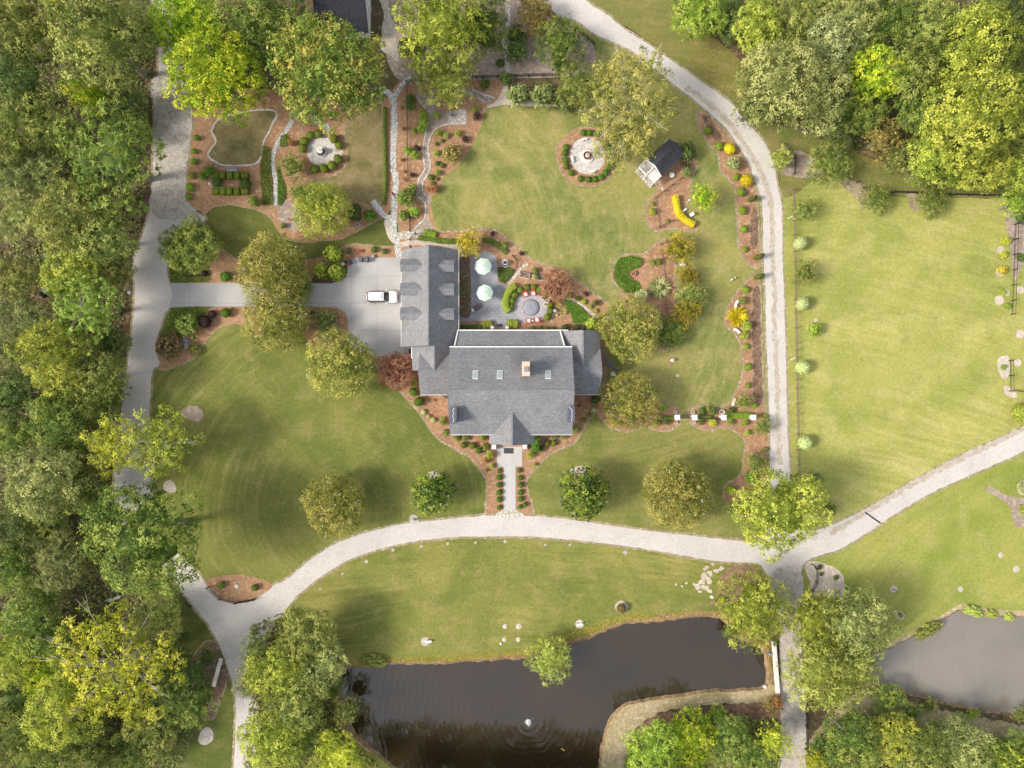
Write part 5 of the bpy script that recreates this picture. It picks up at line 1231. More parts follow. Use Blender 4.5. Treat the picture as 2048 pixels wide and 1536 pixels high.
def cover(s, n, h, col, lab, ls=(.18, .32), name='ground_cover', seed=1, kind='stuff', asp=.5):
    P = [W(*p)[:2] for p in pts(s)]; A = np.array(P); rng = np.random.default_rng(seed); lo = A.min(0); hi = A.max(0); C = []
    while len(C) < n:
        for q in rng.uniform(lo, hi, (4000, 2)):
            if inside(q, P) and not any(inside(q, pd) for pd in PONDS): C.append(q)
            if len(C) >= n: break
    C = np.array(C); z = h * rng.uniform(.3, 1, n) * (.7 + .5 * np.sin(C[:, 0] * 1.3) * np.sin(C[:, 1] * 1.1)) + .03
    C = np.column_stack([C, z]); Nn = np.array([0, 0, 1.]) + rng.normal(size=(n, 3)) * .45
    V = leaves(C, Nn, rng.uniform(*ls, n), asp, rng); me = quads_mesh(name, V, rng.uniform(.1, .9, n)); me.materials.append(leafmat(col))
    o = bpy.data.objects.new(name, me); COL.objects.link(o); tag(o, lab, name.replace('_', ' '), kind=kind); return o
cover("1239,516 1264,512 1282,516 1284,528 1274,536 1260,542 1258,551 1264,561 1278,565 1282,577 1274,586 1252,586 1237,573 1227,557 1227,538 1233,524", 3600, .5, 'boxg', 'C shaped mass of green ground cover', seed=2)
cover("996,536 1009,532 1030,540 1022,555 1009,567 999,562 995,548", 1500, .3, 'dark', 'dark green ground cover by the dark fountain', seed=3)
cover("1127,600 1140,601 1165,618 1181,634 1172,646 1146,646 1141,626 1130,612", 2600, .35, 'boxg', 'triangle of green ground cover right of the circular patio', seed=4)
cover("527,292 541,295 542,320 546,400 548,410 527,411 522,370 521,330", 2400, .3, 'green', 'green ground cover left of the thin stone path', seed=5)
cover("555,330 560,340 571,375 572,395 562,412 556,410 556,370", 1300, .3, 'boxg', 'green ground cover right of the thin stone path', seed=6)
cover("562,272 575,268 582,284 570,296 560,292", 400, .3, 'green', 'patch of ground cover beside the upper stone path', seed=7)
cover("918,530 940,560 939,628 919,628", 260, .5, 'green', 'mixed green flower bed between garage and patio', seed=8)
cover("338,515 365,495 415,520 422,560 400,566 340,565", 2600, .2, 'green', 'grassy ground cover above the driveway mouth', seed=9)
cover("340,616 400,612 410,622 345,690 322,690", 1600, .2, 'green', 'grassy ground cover below the driveway mouth', seed=10)
cover("-60,-60 320,-60 300,200 290,430 250,560 250,700 225,900 220,1000 300,1130 330,1260 400,1330 400,1440 330,1600 -60,1600", 26000, .7, 'greyg', 'low undergrowth across the floor of the left woods', (.3, .7), 'undergrowth', 11)
cover("1360,-60 2150,-60 2150,380 2040,370 1800,320 1700,290 1500,200 1480,100", 12000, .7, 'oliveg', 'low undergrowth under the top right woods', (.3, .7), 'undergrowth', 12)
cover("1620,1480 1700,1420 1800,1440 1900,1470 2150,1480 2150,1600 1610,1600", 7000, .7, 'green', 'low undergrowth in the bottom right woods', (.3, .7), 'undergrowth', 13)
cover("1250,1500 1300,1450 1420,1430 1560,1440 1560,1600 1240,1600", 6000, .6, 'oliveg', 'low undergrowth of the island woods', (.3, .6), 'undergrowth', 14)
cover("500,1250 600,1210 670,1340 680,1450 760,1540 800,1600 480,1600 500,1400", 7000, .6, 'oliveg', 'low undergrowth beneath the pond side clump', (.3, .6), 'undergrowth', 15)
cover("1350,60 1480,20 1500,200 1420,190 1380,100", 1100, .05, 'orange', 'orange fallen leaves on the upper lawn', (.1, .2), 'fallen_leaves', 16)
cover("1620,290 1800,300 1800,340 1700,330", 700, .05, 'orange', 'orange fallen leaves along the front of the right woods', (.1, .2), 'fallen_leaves', 17)
cover("1200,1520 1225,1450 1270,1405 1540,1375 1545,1290 1450,1220 1240,1230 1040,1300 700,1320 700,1340 1050,1322 1240,1256 1440,1240 1520,1290 1530,1370 1400,1384 1260,1408 1215,1450", 4200, .03, 'orange', 'tan and orange leaves washed up along the pond shore', (.1, .24), 'fallen_leaves', 18)
cover("300,-20 390,160 385,300 372,400 330,420 300,330", 800, .05, 'bronze', 'brown leaves scattered on the upper drive', (.12, .26), 'fallen_leaves', 19)
for k, s in enumerate(("560,860 940,860 960,960 780,1040 600,1100 480,1000", "1090,880 1460,880 1470,1060 1120,1030", "640,1180 960,1090 1480,1130 1380,1220 900,1300 720,1290", "1260,700 1470,690 1470,780 1300,800", "1600,420 2000,420 2000,800 1620,1000", "900,240 1280,360 1290,460 1000,440 900,400")):
    cover(s, 130, .05, 'vari' if k != 3 else 'straw', 'pale fallen petals and leaves scattered on the ' + ('front left', 'front right', 'oval', 'side', 'pasture', 'back')[k] + ' lawn', (.08, .19), 'fallen_leaves', 30 + k)
# more single shrubs
SS = """
bush oliveg 1009 490 8|small grey green shrub above the dark fountain
bush green 1071 540 7|green shrub standing behind the raised planter frames
bush sagepale 1070 554 7|pale leafy plant between the two raised planter frames
star straw 1117 608 10|tan ornamental grass clump below the copper tree
star straw 1127 624 10|tan ornamental grass clump beside the green triangle
ball green 1156 597 5|small green ball shrub between the first two lime ones
bush dark 1191 606 7|dark shrub near the corner of the back lawn
bush yg 1187 648 16|dark and yellow leafy bush at the right end of the back wall
ball boxg 827 784 9|round shrub nearest the front left corner of the house
ball boxg 838 803 10|round shrub second from the front left corner of the house
ball vari 847 824 5.5|pale variegated shrub, upper of the three in the left front bed
ball vari 857 833 4.5|pale variegated shrub, middle of the three in the left front bed
ball vari 866.5 840 5.5|pale variegated shrub, lower of the three in the left front bed
bush oliveg 887 843 9|bronze green round shrub beside the left chimney
bush oliveg 892 865 9|bronze green shrub at the front left corner of the main roof
bush oliveg 914 875 8|first rounded shrub under the front eave from the left
bush oliveg 930.5 876 8|second rounded shrub under the front eave from the left
bush box 967.5 874 8.5|rounded shrub at the front eave just left of the portico
ball box 927 890 6.5|first olive ball in the second row left of the portico
ball box 944.6 891.6 7|second olive ball in the second row left of the portico
bush oliveg 972 894 8.5|leafy shrub beside the left brick pier
ball boxg 958 901 7|dark ball shrub at the front of the left bed
bush yg 979 910 9|yellow and red leafed plant beside the left brick pier
bush redbush 972 921 7.5|pink flowering plant left of the front landing
bush yg 984 932 6|yellow leafed plant at the lower left of the front landing
bush green 974 940 4|tiny green plant in the mulch left of the front walk
hedge boxg 1070 885 8|tall narrow dark shrub beside the right brick pier
ball box 1094.5 887 5.5|first olive ball in the bed right of the portico
ball box 1108 886 6|second olive ball in the bed right of the portico
bush dark 1083 898 7|dark low shrub at the edge of the right front bed
bush oliveg 1109 872 8|rounded shrub under the front eave right of the portico
bush oliveg 1127 872.5 7|rounded shrub under the right end of the front eave
bush oliveg 1149 860 9|shrub at the front right corner of the main roof
ball dark 1191 799.5 9|dark round shrub at the corner of the east wing
ball vari 1187 819 5.5|pale variegated shrub below the east wing
ball oliveg 1168 840 5|small grey green shrub near the lawn tip right of the house
ball olive 1179 830 4.5|tiny olive shrub right of the lawn tip
bush yg 1060 910 9|yellow green leafy plant right of the front landing
bush yg 1069 930 5|small yellow plant right of the front landing edge
bush bright 828 766 9|green shrub below the copper red tree by the house
bush green 832 730 9|dark green shrub right of the copper red tree
bush bright 1325 817 9|glossy dark shrub above the first white post
bush yg 1312 847 8|yellow green shrub left of the first white post
bush dark 1334 844 7|dark shrub beside the first white post
bush dark 1404 821 9|dark shrub right of the upper white urn by the gap
bush yg 1415 817 7|yellow shrub between two dark ones above the hedge row
bush dark 1427 823 9|dark shrub left of the oval white urn
bush dark 1401 844 7|dark shrub below the second white post
bush yellow 1425 845 9|yellow shrub in the middle of the lower hedge bed
bush oliveg 1461 844 7|olive shrub right of the third white post
bush bright 1489 846 7|bright shrub near the last white post
bush yg 1494 866 7|yellow green plant at the foot of the hedge bed
ball lime 1508 811 6|small lime ball shrub at the right end of the hedge bed
bush dark 1463 821 8|dark leafy shrub right of the oval urn
bush orange 1226 845 8.5|orange yellow shrub at the tip of the bed right of the house
bush boxg 1500 956 13|dark glossy bush near the junction tree
ball lime 1462 980 9|bright lime ball at the lawn edge near the junction
bush greyg 1530 899 6|small grey plant beside the vertical drive
bush greyg 1631 959 15|faint grey green bush on the pasture right of the fence end
bush oliveg 1658 1018 16|grey green bush right of the junction tree
bush sagepale 1466 327 16|spiky olive bush between the two yellow balls
star gild 1479 633 25|brilliant yellow star shaped shrub in the right mulch bed
bush oliveg 1485 602 10|olive shrub above the brilliant yellow one
bush yg 1492 652 12|yellow green shrub right of the brilliant yellow one
bush yg 1488 672 10|yellow green shrub below the brilliant yellow one
bush yg 1304 424 8|yellow green shrub left of the fence in the shed bed
ball bright 1335 442 4|tiny lime plant inside the shed bed
bush bright 1304 408 5|tiny green plant at the corner of the shed bed fence
bush greyg 1373 345 11|broad leaved grey green plant below the shed
bush dark 1372 305 21|dark leafy shrub behind the shed
bush purple 1372 332 9|dark purple shrub at the shed's lower right
bush green 1317 524 8|green shrub touching the weathered rail fence
bush oliveg 1305 526 7|loose plant left of the shrub on the rail fence
fern sagepale 1322 573 25|pale fan palm between the rail fence and the olive tree
bush vari 1283 592 15|white flowering hydrangea above the crape myrtle
ball vari 1600 487 13|first pale cream shrub from the top along the pasture fence
ball vari 1604 608 13|second pale cream shrub from the top along the pasture fence
ball vari 1605 735 14|third pale cream shrub from the top along the pasture fence
ball vari 1610 886 14|lowest pale cream shrub along the pasture fence
small2 bright 1628 659 15|small fresh green bush on the pasture by the fence
ball yg 2044 826 20|big round lime bush at the right edge of the pasture
bush sagepale 2046 975 14|pale bush in the gravel ring at the right edge
bush yg 2046 1020 10|yellow plant at the right edge beside the stony patch
ball bronze 1243 1217 10|lone rusty brown shrub on the oval lawn by the pond
ball green 442 1170.5 8|left green ball in the triangular bed
ball green 510 1175 7|right green ball in the triangular bed
fern bright 343 1228 16|bright green sago palm below the drive at lower left
ball dark 1639 1134 5|upper small dark ball in the pebble bed by the dam
ball dark 1642 1148 4|middle small dark ball in the pebble bed by the dam
ball dark 1672 1155 5|right small dark ball in the pebble bed by the dam
bush yellow 1447 1201 7|small yellow shrub beside the cypress at the pond corner
bush green 1800 1231 6|pale green plant in the gravel ring nearest the muddy pond
bush dark 2038 437 10|upper dark bush beyond the black fence at right
bush dark 2040 515 10|lower dark bush beyond the black fence at right
bush yellow 2010 482 9|upper yellow sapling beside the black fence
bush yellow 2006 510 8|middle yellow sapling beside the black fence
bush gold 2004 540 10|lower yellow sapling beside the black fence
bush yg 2004 585 7|thin green plant beside the black fence
bush bright 2013 612 7|low bright plant at the foot of the black fence
bush bright 2006 735 6|small green plant by the lower right fence corner
bush brown2 1552 1402 14|reddish brown twiggy bush at the end of the dam wall
ball green 1100 668 0|
"""
PAL['brown2'] = PAL['redbush']
for ln in SS.strip().splitlines():
    a, lab = ln.split('|'); k, c, x, y, r = a.split()
    if not lab: continue
    shrub({'small2': 'bush'}.get(k, k), c, float(x), float(y), float(r), lab, ry=(18.0 if k == 'hedge' else None), hz={'hedge': .9, 'star': .8, 'fern': 1.2}.get(k, 1.0) * (1.3 if c == 'vari' and float(x) > 1590 else 1))
for (x, y, l, lab) in ((1505, 397, 12, 'narrow upright shrub leaning right in the upper mulch strip'), (1518, 513, 13, 'narrow upright shrub above the gap beside the drive'), (1518, 553, 13, 'narrow upright shrub below the gap beside the drive')):
    shrub('spire', 'oliveg', x, y, l, lab, ry=5, hz=2.0, rot=.35)
shrub('mound', 'yg', 1531, 832, 11, 'flat yellow green mat plant at the drive end of the hedge row', ry=4.5)
for x, y, a, b, rz, lab in ((747, 1324, 31, 14, 0, 'grassy rush clump at the left end of the dark pond'), (1861, 1262, 36, 14, .6, 'long rush clump on the muddy pond shore'), (1949, 1224, 23, 12, -.2, 'yellowish rush clump left of the pair on the muddy pond'), (1985, 1229, 15, 10, 0, 'yellowish rush clump right of the pair on the muddy pond'), (2020, 1235, 12, 9, 0, 'small round rush clump at the right on the muddy pond')):
    shrub('mound', 'olive' if x < 1900 else 'willow', x, y, a, lab, 'rushes', 'rush_clump', ry=b, hz=.7, rot=rz)
# ---------------- car ----------------
M['carwhite'] = plain('white_car_paint', (.82, .82, .82), .25, .5, 0, .01)
M['carglass'] = plain('car_glass', (.02, .025, .03), .06, .8, 0, .1)
M['rubber'] = plain('rubber', (.03, .03, .03), .85, .2, 0, .2)
M['chrome'] = plain('wheel_rim', (.5, .5, .52), .35, .5, .8, .05)
M['red'] = plain('red_paint', (.62, .06, .07), .5, .3, 0, .1)
M['cream'] = plain('cream_cushion', (.78, .72, .60), .9, .1, 0, .06)
M['mint'] = plain('mint_canvas', (.60, .76, .66), .85, .1, 0, .05)
M['stonew'] = plain('pale_cast_stone', (.68, .66, .63), .8, .2, 0, .12)
M['stoneg'] = plain('grey_stone', (.36, .37, .38), .85, .2, 0, .25)
M['darkstone'] = plain('dark_stone', (.05, .05, .055), .6, .3, 0, .3)
M['rust'] = plain('rusty_brown_bowl', (.18, .09, .06), .7, .3, 0, .3)
M['orange'] = plain('orange_plastic', (.70, .17, .05), .5, .3, 0, .05)
M['blue'] = plain('pale_blue_glaze', (.40, .55, .62), .4, .4, 0, .1)
M['wicker'] = plain('dark_wicker', (.06, .045, .045), .8, .2, 0, .3)
M['terracotta'] = plain('terracotta', (.50, .20, .12), .8, .2, 0, .15)
M['foam'] = plain('white_water_spray', (.85, .87, .88), .4, .3, 0, .05)
def build_car():
    x, y, _ = W(763.5, 594, .9)
    t = thing('suv', 'white SUV with dark windows and sunroof parked facing the garage', 'car', (x, y, 0), 0)
    L2, H2 = 2.45, .97
    # lower body: loft of plan outlines
    def plan(inx, iny, z, n=6):
        o = []; rr = .45
        for (cx, cy, a0) in ((L2 - inx - rr, H2 - iny - rr, 0), (-(L2 - inx - rr), H2 - iny - rr, 90), (-(L2 - inx - rr), -(H2 - iny - rr), 180), (L2 - inx - rr, -(H2 - iny - rr), 270)):
            for k in range(n + 1):
                a = R(a0 + 90 * k / n); o.append((cx + rr * math.cos(a), cy + rr * math.sin(a), z))
        return o
    rings = [plan(.10, .08, .25), plan(.0, .0, .45), plan(.0, 0, .75), plan(.06, .04, .95), plan(.14, .10, 1.03)]
    n = len(rings[0]); mb = MB(); mb.add(sum(rings, []), [(k * n + i, k * n + (i + 1) % n, (k + 1) * n + (i + 1) % n, (k + 1) * n + i) for k in range(4) for i in range(n)] + [tuple(range(n)), tuple(4 * n + i for i in range(n))])
    body = mb.build('body', M['carwhite'], t, smooth=False, world=False)
    # hood slopes gently, bumper lips
    MB().box((2.38, 0, .45), (.22, 1.7, .22)).build('front_bumper', M['carwhite'], t, world=False, bevel=.05)
    MB().box((2.5, 0, .62), (.03, 1.0, .2)).build('grille', M['rubber'], t, world=False)
    # cabin glass
    def ring(x0, x1, hw0, hw1, z, b=.25): return [(x1 - b, hw1, z), (x1, hw1 - b, z), (x1, -hw1 + b, z), (x1 - b, -hw1, z), (x0 + b, -hw0, z), (x0, -hw0 + b, z), (x0, hw0 - b, z), (x0 + b, hw0, z)]
    a = ring(-2.3, 1.2, .93, .92, 1.02, .3); b = ring(-1.92, .48, .68, .68, 1.66, .2)
    MB().add(a + b, [(i, (i + 1) % 8, 8 + (i + 1) % 8, 8 + i) for i in range(8)] + [tuple(range(8)), tuple(range(8, 16))]).build('windows', M['carglass'], t, world=False)
    c0 = ring(-1.98, .50, .72, .72, 1.64, .2); c1 = ring(-1.9, .40, .64, .64, 1.73, .2)
    rf = MB().add(c0 + c1, [(i, (i + 1) % 8, 8 + (i + 1) % 8, 8 + i) for i in range(8)] + [tuple(range(8)), tuple(range(8, 16))]).build('roof', M['carwhite'], t, world=False)
    MB().box((.16, 0, 1.735), (.24, .8, .02)).build('sunroof', plain('tinted_sunroof', (.34, .36, .36), .3, .4), rf, world=False)
    for s in (-1, 1):
        MB().box((-.85, s * .69, 1.77), (2.0, .04, .04)).build('roof_rail', M['darkmetal'], rf, world=False)
        MB().box((.75, s * 1.06, 1.1), (.2, .24, .16)).build('mirror', M['carwhite'], t, world=False, bevel=.04)
        MB().tube((1.12, s * .80, 1.03), (.42, s * .69, 1.66), .04, n=4).build('pillar', M['carwhite'], t, world=False)
        MB().tube((-.9, s * .84, 1.03), (-.9, s * .71, 1.66), .035, n=4).build('pillar', M['darkmetal'], t, world=False)
        MB().box((2.33, s * .72, .8), (.22, .32, .16)).build('headlight', M['skyglass'], t, world=False, bevel=.03)
        MB().box((-2.42, s * .74, .9), (.12, .26, .3)).build('taillight', M['red'], t, world=False)
        for xx in (-1.45, 1.5):
            wh = MB().tube((xx, s * .74, .36), (xx, s * .985, .36), .36, n=20).build('tyre', M['rubber'], t, world=False)
            MB().tube((xx, s * .98, .36), (xx, s * 1.0, .36), .22, n=12).build('rim', M['chrome'], wh, world=False)
    MB().box((-2.47, 0, .5), (.1, 1.3, .2)).build('rear_bumper', M['darkmetal'], t, world=False)
build_car()
# ---------------- patio things ----------------
for i, (px, py, r, rz) in enumerate(((966, 532, 17, .2), (969.5, 585, 16.6, .05))):
    x, y, _ = W(px, py, 2.5); rr = r / PPM * (CAMH - 2.4) / CAMH * 1.02
    t = thing('parasol', ('upper pale mint octagonal parasol on the slate patio, nearer the golden tree', 'lower pale mint octagonal parasol on the slate patio, nearer the sun lounger')[i], 'parasol', (x, y, 0), rz, 'mint parasols')
    mb = MB(); n = 8; top = [(0, 0, 2.75)]; vs = []; 
    for k in range(n):
        a = 2 * math.pi * k / n; a2 = a + math.pi / n
        vs.append((rr * math.cos(a), rr * math.sin(a), 2.15))
    v = [(0, 0, 2.75)] + [(q[0] * .5, q[1] * .5, 2.5) for q in vs] + vs + [(q[0], q[1], 2.02) for q in vs]
    f = [(0, 1 + k, 1 + (k + 1) % n) for k in range(n)] + [(1 + k, 1 + n + k, 1 + n + (k + 1) % n, 1 + (k + 1) % n) for k in range(n)] + [(1 + n + k, 1 + 2 * n + k, 1 + 2 * n + (k + 1) % n, 1 + n + (k + 1) % n) for k in range(n)]
    MB().add(v, f).build('canopy', M['mint'], t, world=False, fix=False)
    for k in range(n):
        q = vs[k]; MB().tube((0, 0, 2.73), (q[0] * .5, q[1] * .5, 2.49), .014, n=4).tube((q[0] * .5, q[1] * .5, 2.49), (q[0], q[1], 2.14), .014, n=4).build('rib', M['greymetal'], t, world=False)
    MB().tube((0, 0, 0), (0, 0, 2.85), .03).build('pole', M['greymetal'], t, world=False)
    MB().lathe([(.3, 0), (.3, .05), (.05, .1)], (0, 0, 0), 12).build('base', M['darkmetal'], t, world=False)
    MB().ball((0, 0, 2.86), .06).build('finial', M['greymetal'], t, world=False)
    tb = thing('patio_table', ('dark round table under the upper mint parasol', 'dark round table under the lower mint parasol')[i], 'table', (x + .02, y, 0))
    MB().lathe([(.6, .7), (.6, .74)], (0, 0, 0), 20).build('tabletop', M['darkmetal'], tb, world=False)
    for k in range(4):
        a = k * math.pi / 2 + .4; MB().tube((.45 * math.cos(a), .45 * math.sin(a), 0), (.45 * math.cos(a), .45 * math.sin(a), .7), .025).build('leg', M['darkmetal'], tb, world=False)
x, y, _ = W(953.5, 616)
t = thing('sun_lounger', 'dark slatted sun lounger with a mint pillow on the slate patio', 'sun lounger', (x, y, 0), R(33))
MB().box((0, 0, .3), (1.75, .72, .05)).build('frame', M['wicker'], t, world=False)
mb = MB()
for k in range(7): mb.box((-.42 + k * .2, 0, .35), (.11, .62, .04))
mb.build('slats', plain('lounger_slats', (.20, .17, .17), .8), t, world=False)
MB().box((-.72, 0, .42), (.36, .62, .1), 0, 0, R(-18)).build('pillow', M['mint'], t, world=False, bevel=.03)
for a in (-.8, .8):
    for b in (-.3, .3): MB().box((a, b, .14), (.06, .06, .28)).build('leg', M['wicker'], t, world=False)
def garden_chair(px, py, rz, lab):
    x, y, _ = W(px, py, .4)
    t = thing('garden_chair', lab, 'chair', (x, y, 0), rz, 'red chairs with cream cushions round the circular patio')
    MB().box((0, .0, .38), (.62, .62, .06)).build('seat', M['red'], t, world=False)
    MB().box((0, .0, .46), (.58, .58, .1)).build('cushion', M['cream'], t, world=False, bevel=.03)
    MB().box((0, .40, .72), (.62, .10, .72), 0, R(-22)).build('backrest', M['red'], t, world=False)
    for s in (-1, 1):
        MB().box((s * .36, .0, .58), (.12, .7, .04)).build('armrest', M['red'], t, world=False)
        MB().box((s * .33, -.28, .28), (.06, .08, .56)).build('leg', M['red'], t, world=False); MB().box((s * .33, .28, .28), (.06, .08, .56)).build('leg', M['red'], t, world=False)
garden_chair(1050.5, 589, R(20), 'upper left red garden chair with cream cushion at the circular patio')
garden_chair(1066, 587, R(0), 'upper middle red garden chair with cream cushion at the circular patio')
garden_chair(1057, 641.5, R(176), 'lower left red garden chair with cream cushion beside the small oval table')
garden_chair(1073.3, 640, R(196), 'lower right red garden chair with cream cushion beside the small oval table')
x, y, _ = W(1065, 642); t = thing('side_table', 'small oval dark table with plant between two red chairs', 'table', (x, y, 0))
MB().lathe([(.38, .44), (.38, .48)], (0, 0, 0), 18, 1.1, .75).build('tabletop', M['darkmetal'], t, world=False)
MB().lathe([(.05, 0), (.05, .44)], (0, 0, 0), 8).build('pedestal', M['darkmetal'], t, world=False)
tag(MB().lathe([(.1, .485), (.16, .6), (.14, .61), (.02, .6)], (x, y, 0), 10).build('flower_bowl', M['cream']), 'small pale bowl on the oval table', 'bowl')
def urn(px, py, r, m, lab, name='planter', h=.5, inner='mulch2', cat='planter', sx=1.0):
    x, y, _ = W(px, py, h); t = thing(name, lab, cat, (x, y, 0))
    MB().lathe([(r * .6, 0), (r * .55, h * .2), (r, h * .8), (r * 1.1, h), (r * .82, h), (r * .78, h * .86), (.02, h * .84)], (0, 0, 0), 20, sx).build('pot', M[m], t, world=False, smooth=True)
    MB().lathe([(r * .77, h * .86), (r * .4, h * .95), (.02, h)], (0, 0, 0), 12, sx).build('soil', M[inner], t, world=False)
urn(1085.5, 596, .28, 'cream', 'cream ring planter, upper one by the white arch bench'); urn(1091.5, 608.5, .28, 'cream', 'cream ring planter, lower one by the white arch bench')
urn(1081.5, 589.5, .26, 'red', 'dark red pot right of the upper red chairs'); urn(715.4, 449, .32, 'blue', 'pale blue ring shaped pot below the clipped hedges')
urn(1351, 825, .26, 'stonew', 'white ring urn above the first white post'); urn(1386, 825, .26, 'stonew', 'white ring urn above the second white post')
urn(1352.5, 845, .22, 'stonew', 'grey white urn below the first white post'); urn(1389, 845, .22, 'stonew', 'grey white urn below the second white post')
urn(1444, 824, .36, 'stonew', 'oval white urn above the third white post', sx=1.25)
urn(905, 230, .32, 'stoneg', 'round grey pot on the paved square under the half bare tree'); urn(1109.4, 621.5, .24, 'blue', 'small blue topped birdbath below the copper tree', 'birdbath', .8, 'blue', 'birdbath')
urn(1267, 546.5, .42, 'terracotta', 'large terracotta pot inside the C shaped ground cover'); urn(720, 501.6, .26, 'red', 'bright red bucket in the mulch above the parking court')
urn(578, 438.5, .2, 'red', 'small red pot at the gravel bed left of the dense tree'); urn(919, 563, .2, 'red', 'upper red flower pot between the garage and the patio'); urn(922.5, 603, .2, 'red', 'lower red flower pot between the garage and the patio')
urn(744.7, 512.6, .3, 'greymetal', 'round grey metal tub at the edge of the parking court', inner='skyglass')
x, y, _ = W(1095.5, 600); t = thing('bench', 'white framed bench set between the two cream ring planters', 'bench', (x, y, 0), R(-26))
MB().box((0, 0, .42), (.5, .95, .05)).build('seat', plain('grey_boards', (.45, .42, .38), .8), t, world=False)
MB().box((.27, 0, .65), (.06, 1.05, .5)).build('backrest', M['cream'], t, world=False)
for s in (-1, 1): MB().box((0, s * .5, .35), (.5, .05, .7)).build('armrest', M['cream'], t, world=False)
x, y, _ = W(1062, 615); t = thing('fire_pit_cover', 'large flat round grey cover in the middle of the circular patio', 'cover', (x, y, 0))
MB().lathe([(1.24, 0), (1.27, .12), (1.22, .18), (.6, .21), (.02, .22)], (0, 0, 0), 40).build('disc', plain('grey_cover', (.27, .29, .34), .7), t, world=False, smooth=True)
MB().lathe([(1.28, .0), (1.31, .13), (1.27, .14)], (0, 0, 0), 40).build('rim', M['darkmetal'], t, world=False)
MB().tube((-.3, .5, .22), (.35, -.55, .21), .03, n=5).build('fold', plain('grey_fold', (.2, .22, .27), .7), t, world=False)
MB().tube((-1.55, -.75, .3), (-1.0, -.42, .3), .05, n=6).build('handle', M['white'], t, world=False)
x, y, _ = W(1105, 635); tag(MB().tube((x + .18, y + .75, .1), (x - .25, y - .75, .1), .035, n=6).build('white_pole', M['white']), 'white pole lying in the mulch below the blue birdbath', 'pole')
x, y, _ = W(1114, 630); tag(MB().lathe([(.13, 0), (.12, .3), (.05, .36)], (x, y, 0), 8).build('stone', M['stonew']), 'small white stone right of the blue birdbath', 'stone')
for a, b, lab in ((1049.5, 551, 'left raised planter frame of pale boards above the circular patio'), (1086, 557, 'right raised planter frame of pale boards beside the copper tree')):
    x, y, _ = W(a, b); t = thing('raised_planter', lab, 'planter', (x, y, 0), R(-9), 'raised planter frames')
    for d in (((0, .42, .15), (1.5, .06, .3)), ((0, -.42, .15), (1.5, .06, .3)), ((-.75, 0, .15), (.06, .9, .3)), ((.75, 0, .15), (.06, .9, .3))): MB().box(*d).build('board', M['stonew'], t, world=False)
    MB().box((0, 0, .12), (1.42, .78, .2)).build('soil', M['mulch2'], t, world=False)
# fountains
def fountain(px, py, lab, prof, m, rings=(), water=True, base=None):
    x, y, _ = W(px, py, .7); t = thing('fountain', lab, 'fountain', (x, y, 0))
    for (pr, mm, nm) in prof: MB().lathe(pr, (0, 0, 0), 32).build(nm, M[mm], t, smooth=False, world=False)
fountain(640.5, 302, 'white tiered fountain on the round stone terrace', [([(.75, 0), (.8, .35), (.72, .4), (.68, .3), (.1, .28)], 'stonew', 'basin'), ([(.12, .3), (.1, .8), (.48, .95), (.5, 1.02), (.44, 1.0), (.08, .95)], 'stonew', 'bowl'), ([(.08, 1.0), (.07, 1.35), (.28, 1.45), (.29, 1.5), (.24, 1.48), (.03, 1.44)], 'stonew', 'bowl'), ([(.66, .33), (.1, .34)], 'darkstone', 'water'), ([(.06, 1.45), (.09, 1.6), (.02, 1.72)], 'stonew', 'finial')], 0)
fountain(1175, 310.5, 'dark brown bowl fountain in the middle of the large pale stone disc', [([(1.05, 0), (1.07, .22), (.95, .24)], 'stonew', 'plinth'), ([(.55, .24), (.62, .6), (.66, .66), (.56, .66), (.5, .5), (.05, .48)], 'rust', 'bowl'), ([(.3, .5), (.32, .75), (.26, .76), (.03, .74)], 'stonew', 'inner_cup'), ([(.06, .7), (.05, 1.1), (.11, 1.15), (.03, 1.25)], 'rust', 'spout')], 0)
fountain(1010, 525.5, 'dark tiered fountain with pale rims in the bed above the ground cover', [([(.62, 0), (.68, .3), (.6, .34), (.56, .24), (.05, .22)], 'stonew', 'basin'), ([(.57, .27), (.05, .28)], 'darkstone', 'water'), ([(.1, .3), (.09, .7), (.4, .82), (.42, .88), (.36, .86), (.05, .82)], 'stonew', 'bowl'), ([(.35, .85), (.04, .87)], 'darkstone', 'water'), ([(.05, .85), (.05, 1.1), (.18, 1.2), (.1, 1.25), (.02, 1.3)], 'darkstone', 'spout')], 0)
rng = np.random.default_rng(3)
mb = MB()
for _ in range(300):
    a = rng.uniform(0, 6.28); rr = abs(rng.normal()) * .27; z = max(.0, 1.1 * (1 - rr / .6)) * rng.uniform(.0, 1) - .32; s = rng.uniform(.02, .06)
    mb.box((FX + rr * math.cos(a), FY + rr * math.sin(a), z), (s, s, s * 1.6), a)
mb.lathe([(.42, -.345), (.3, -.33), (.1, -.3)], (FX, FY, 0), 14)
tag(mb.build('water_jet', M['foam']), 'white water jet rising from the middle of the dark pond', 'fountain jet')
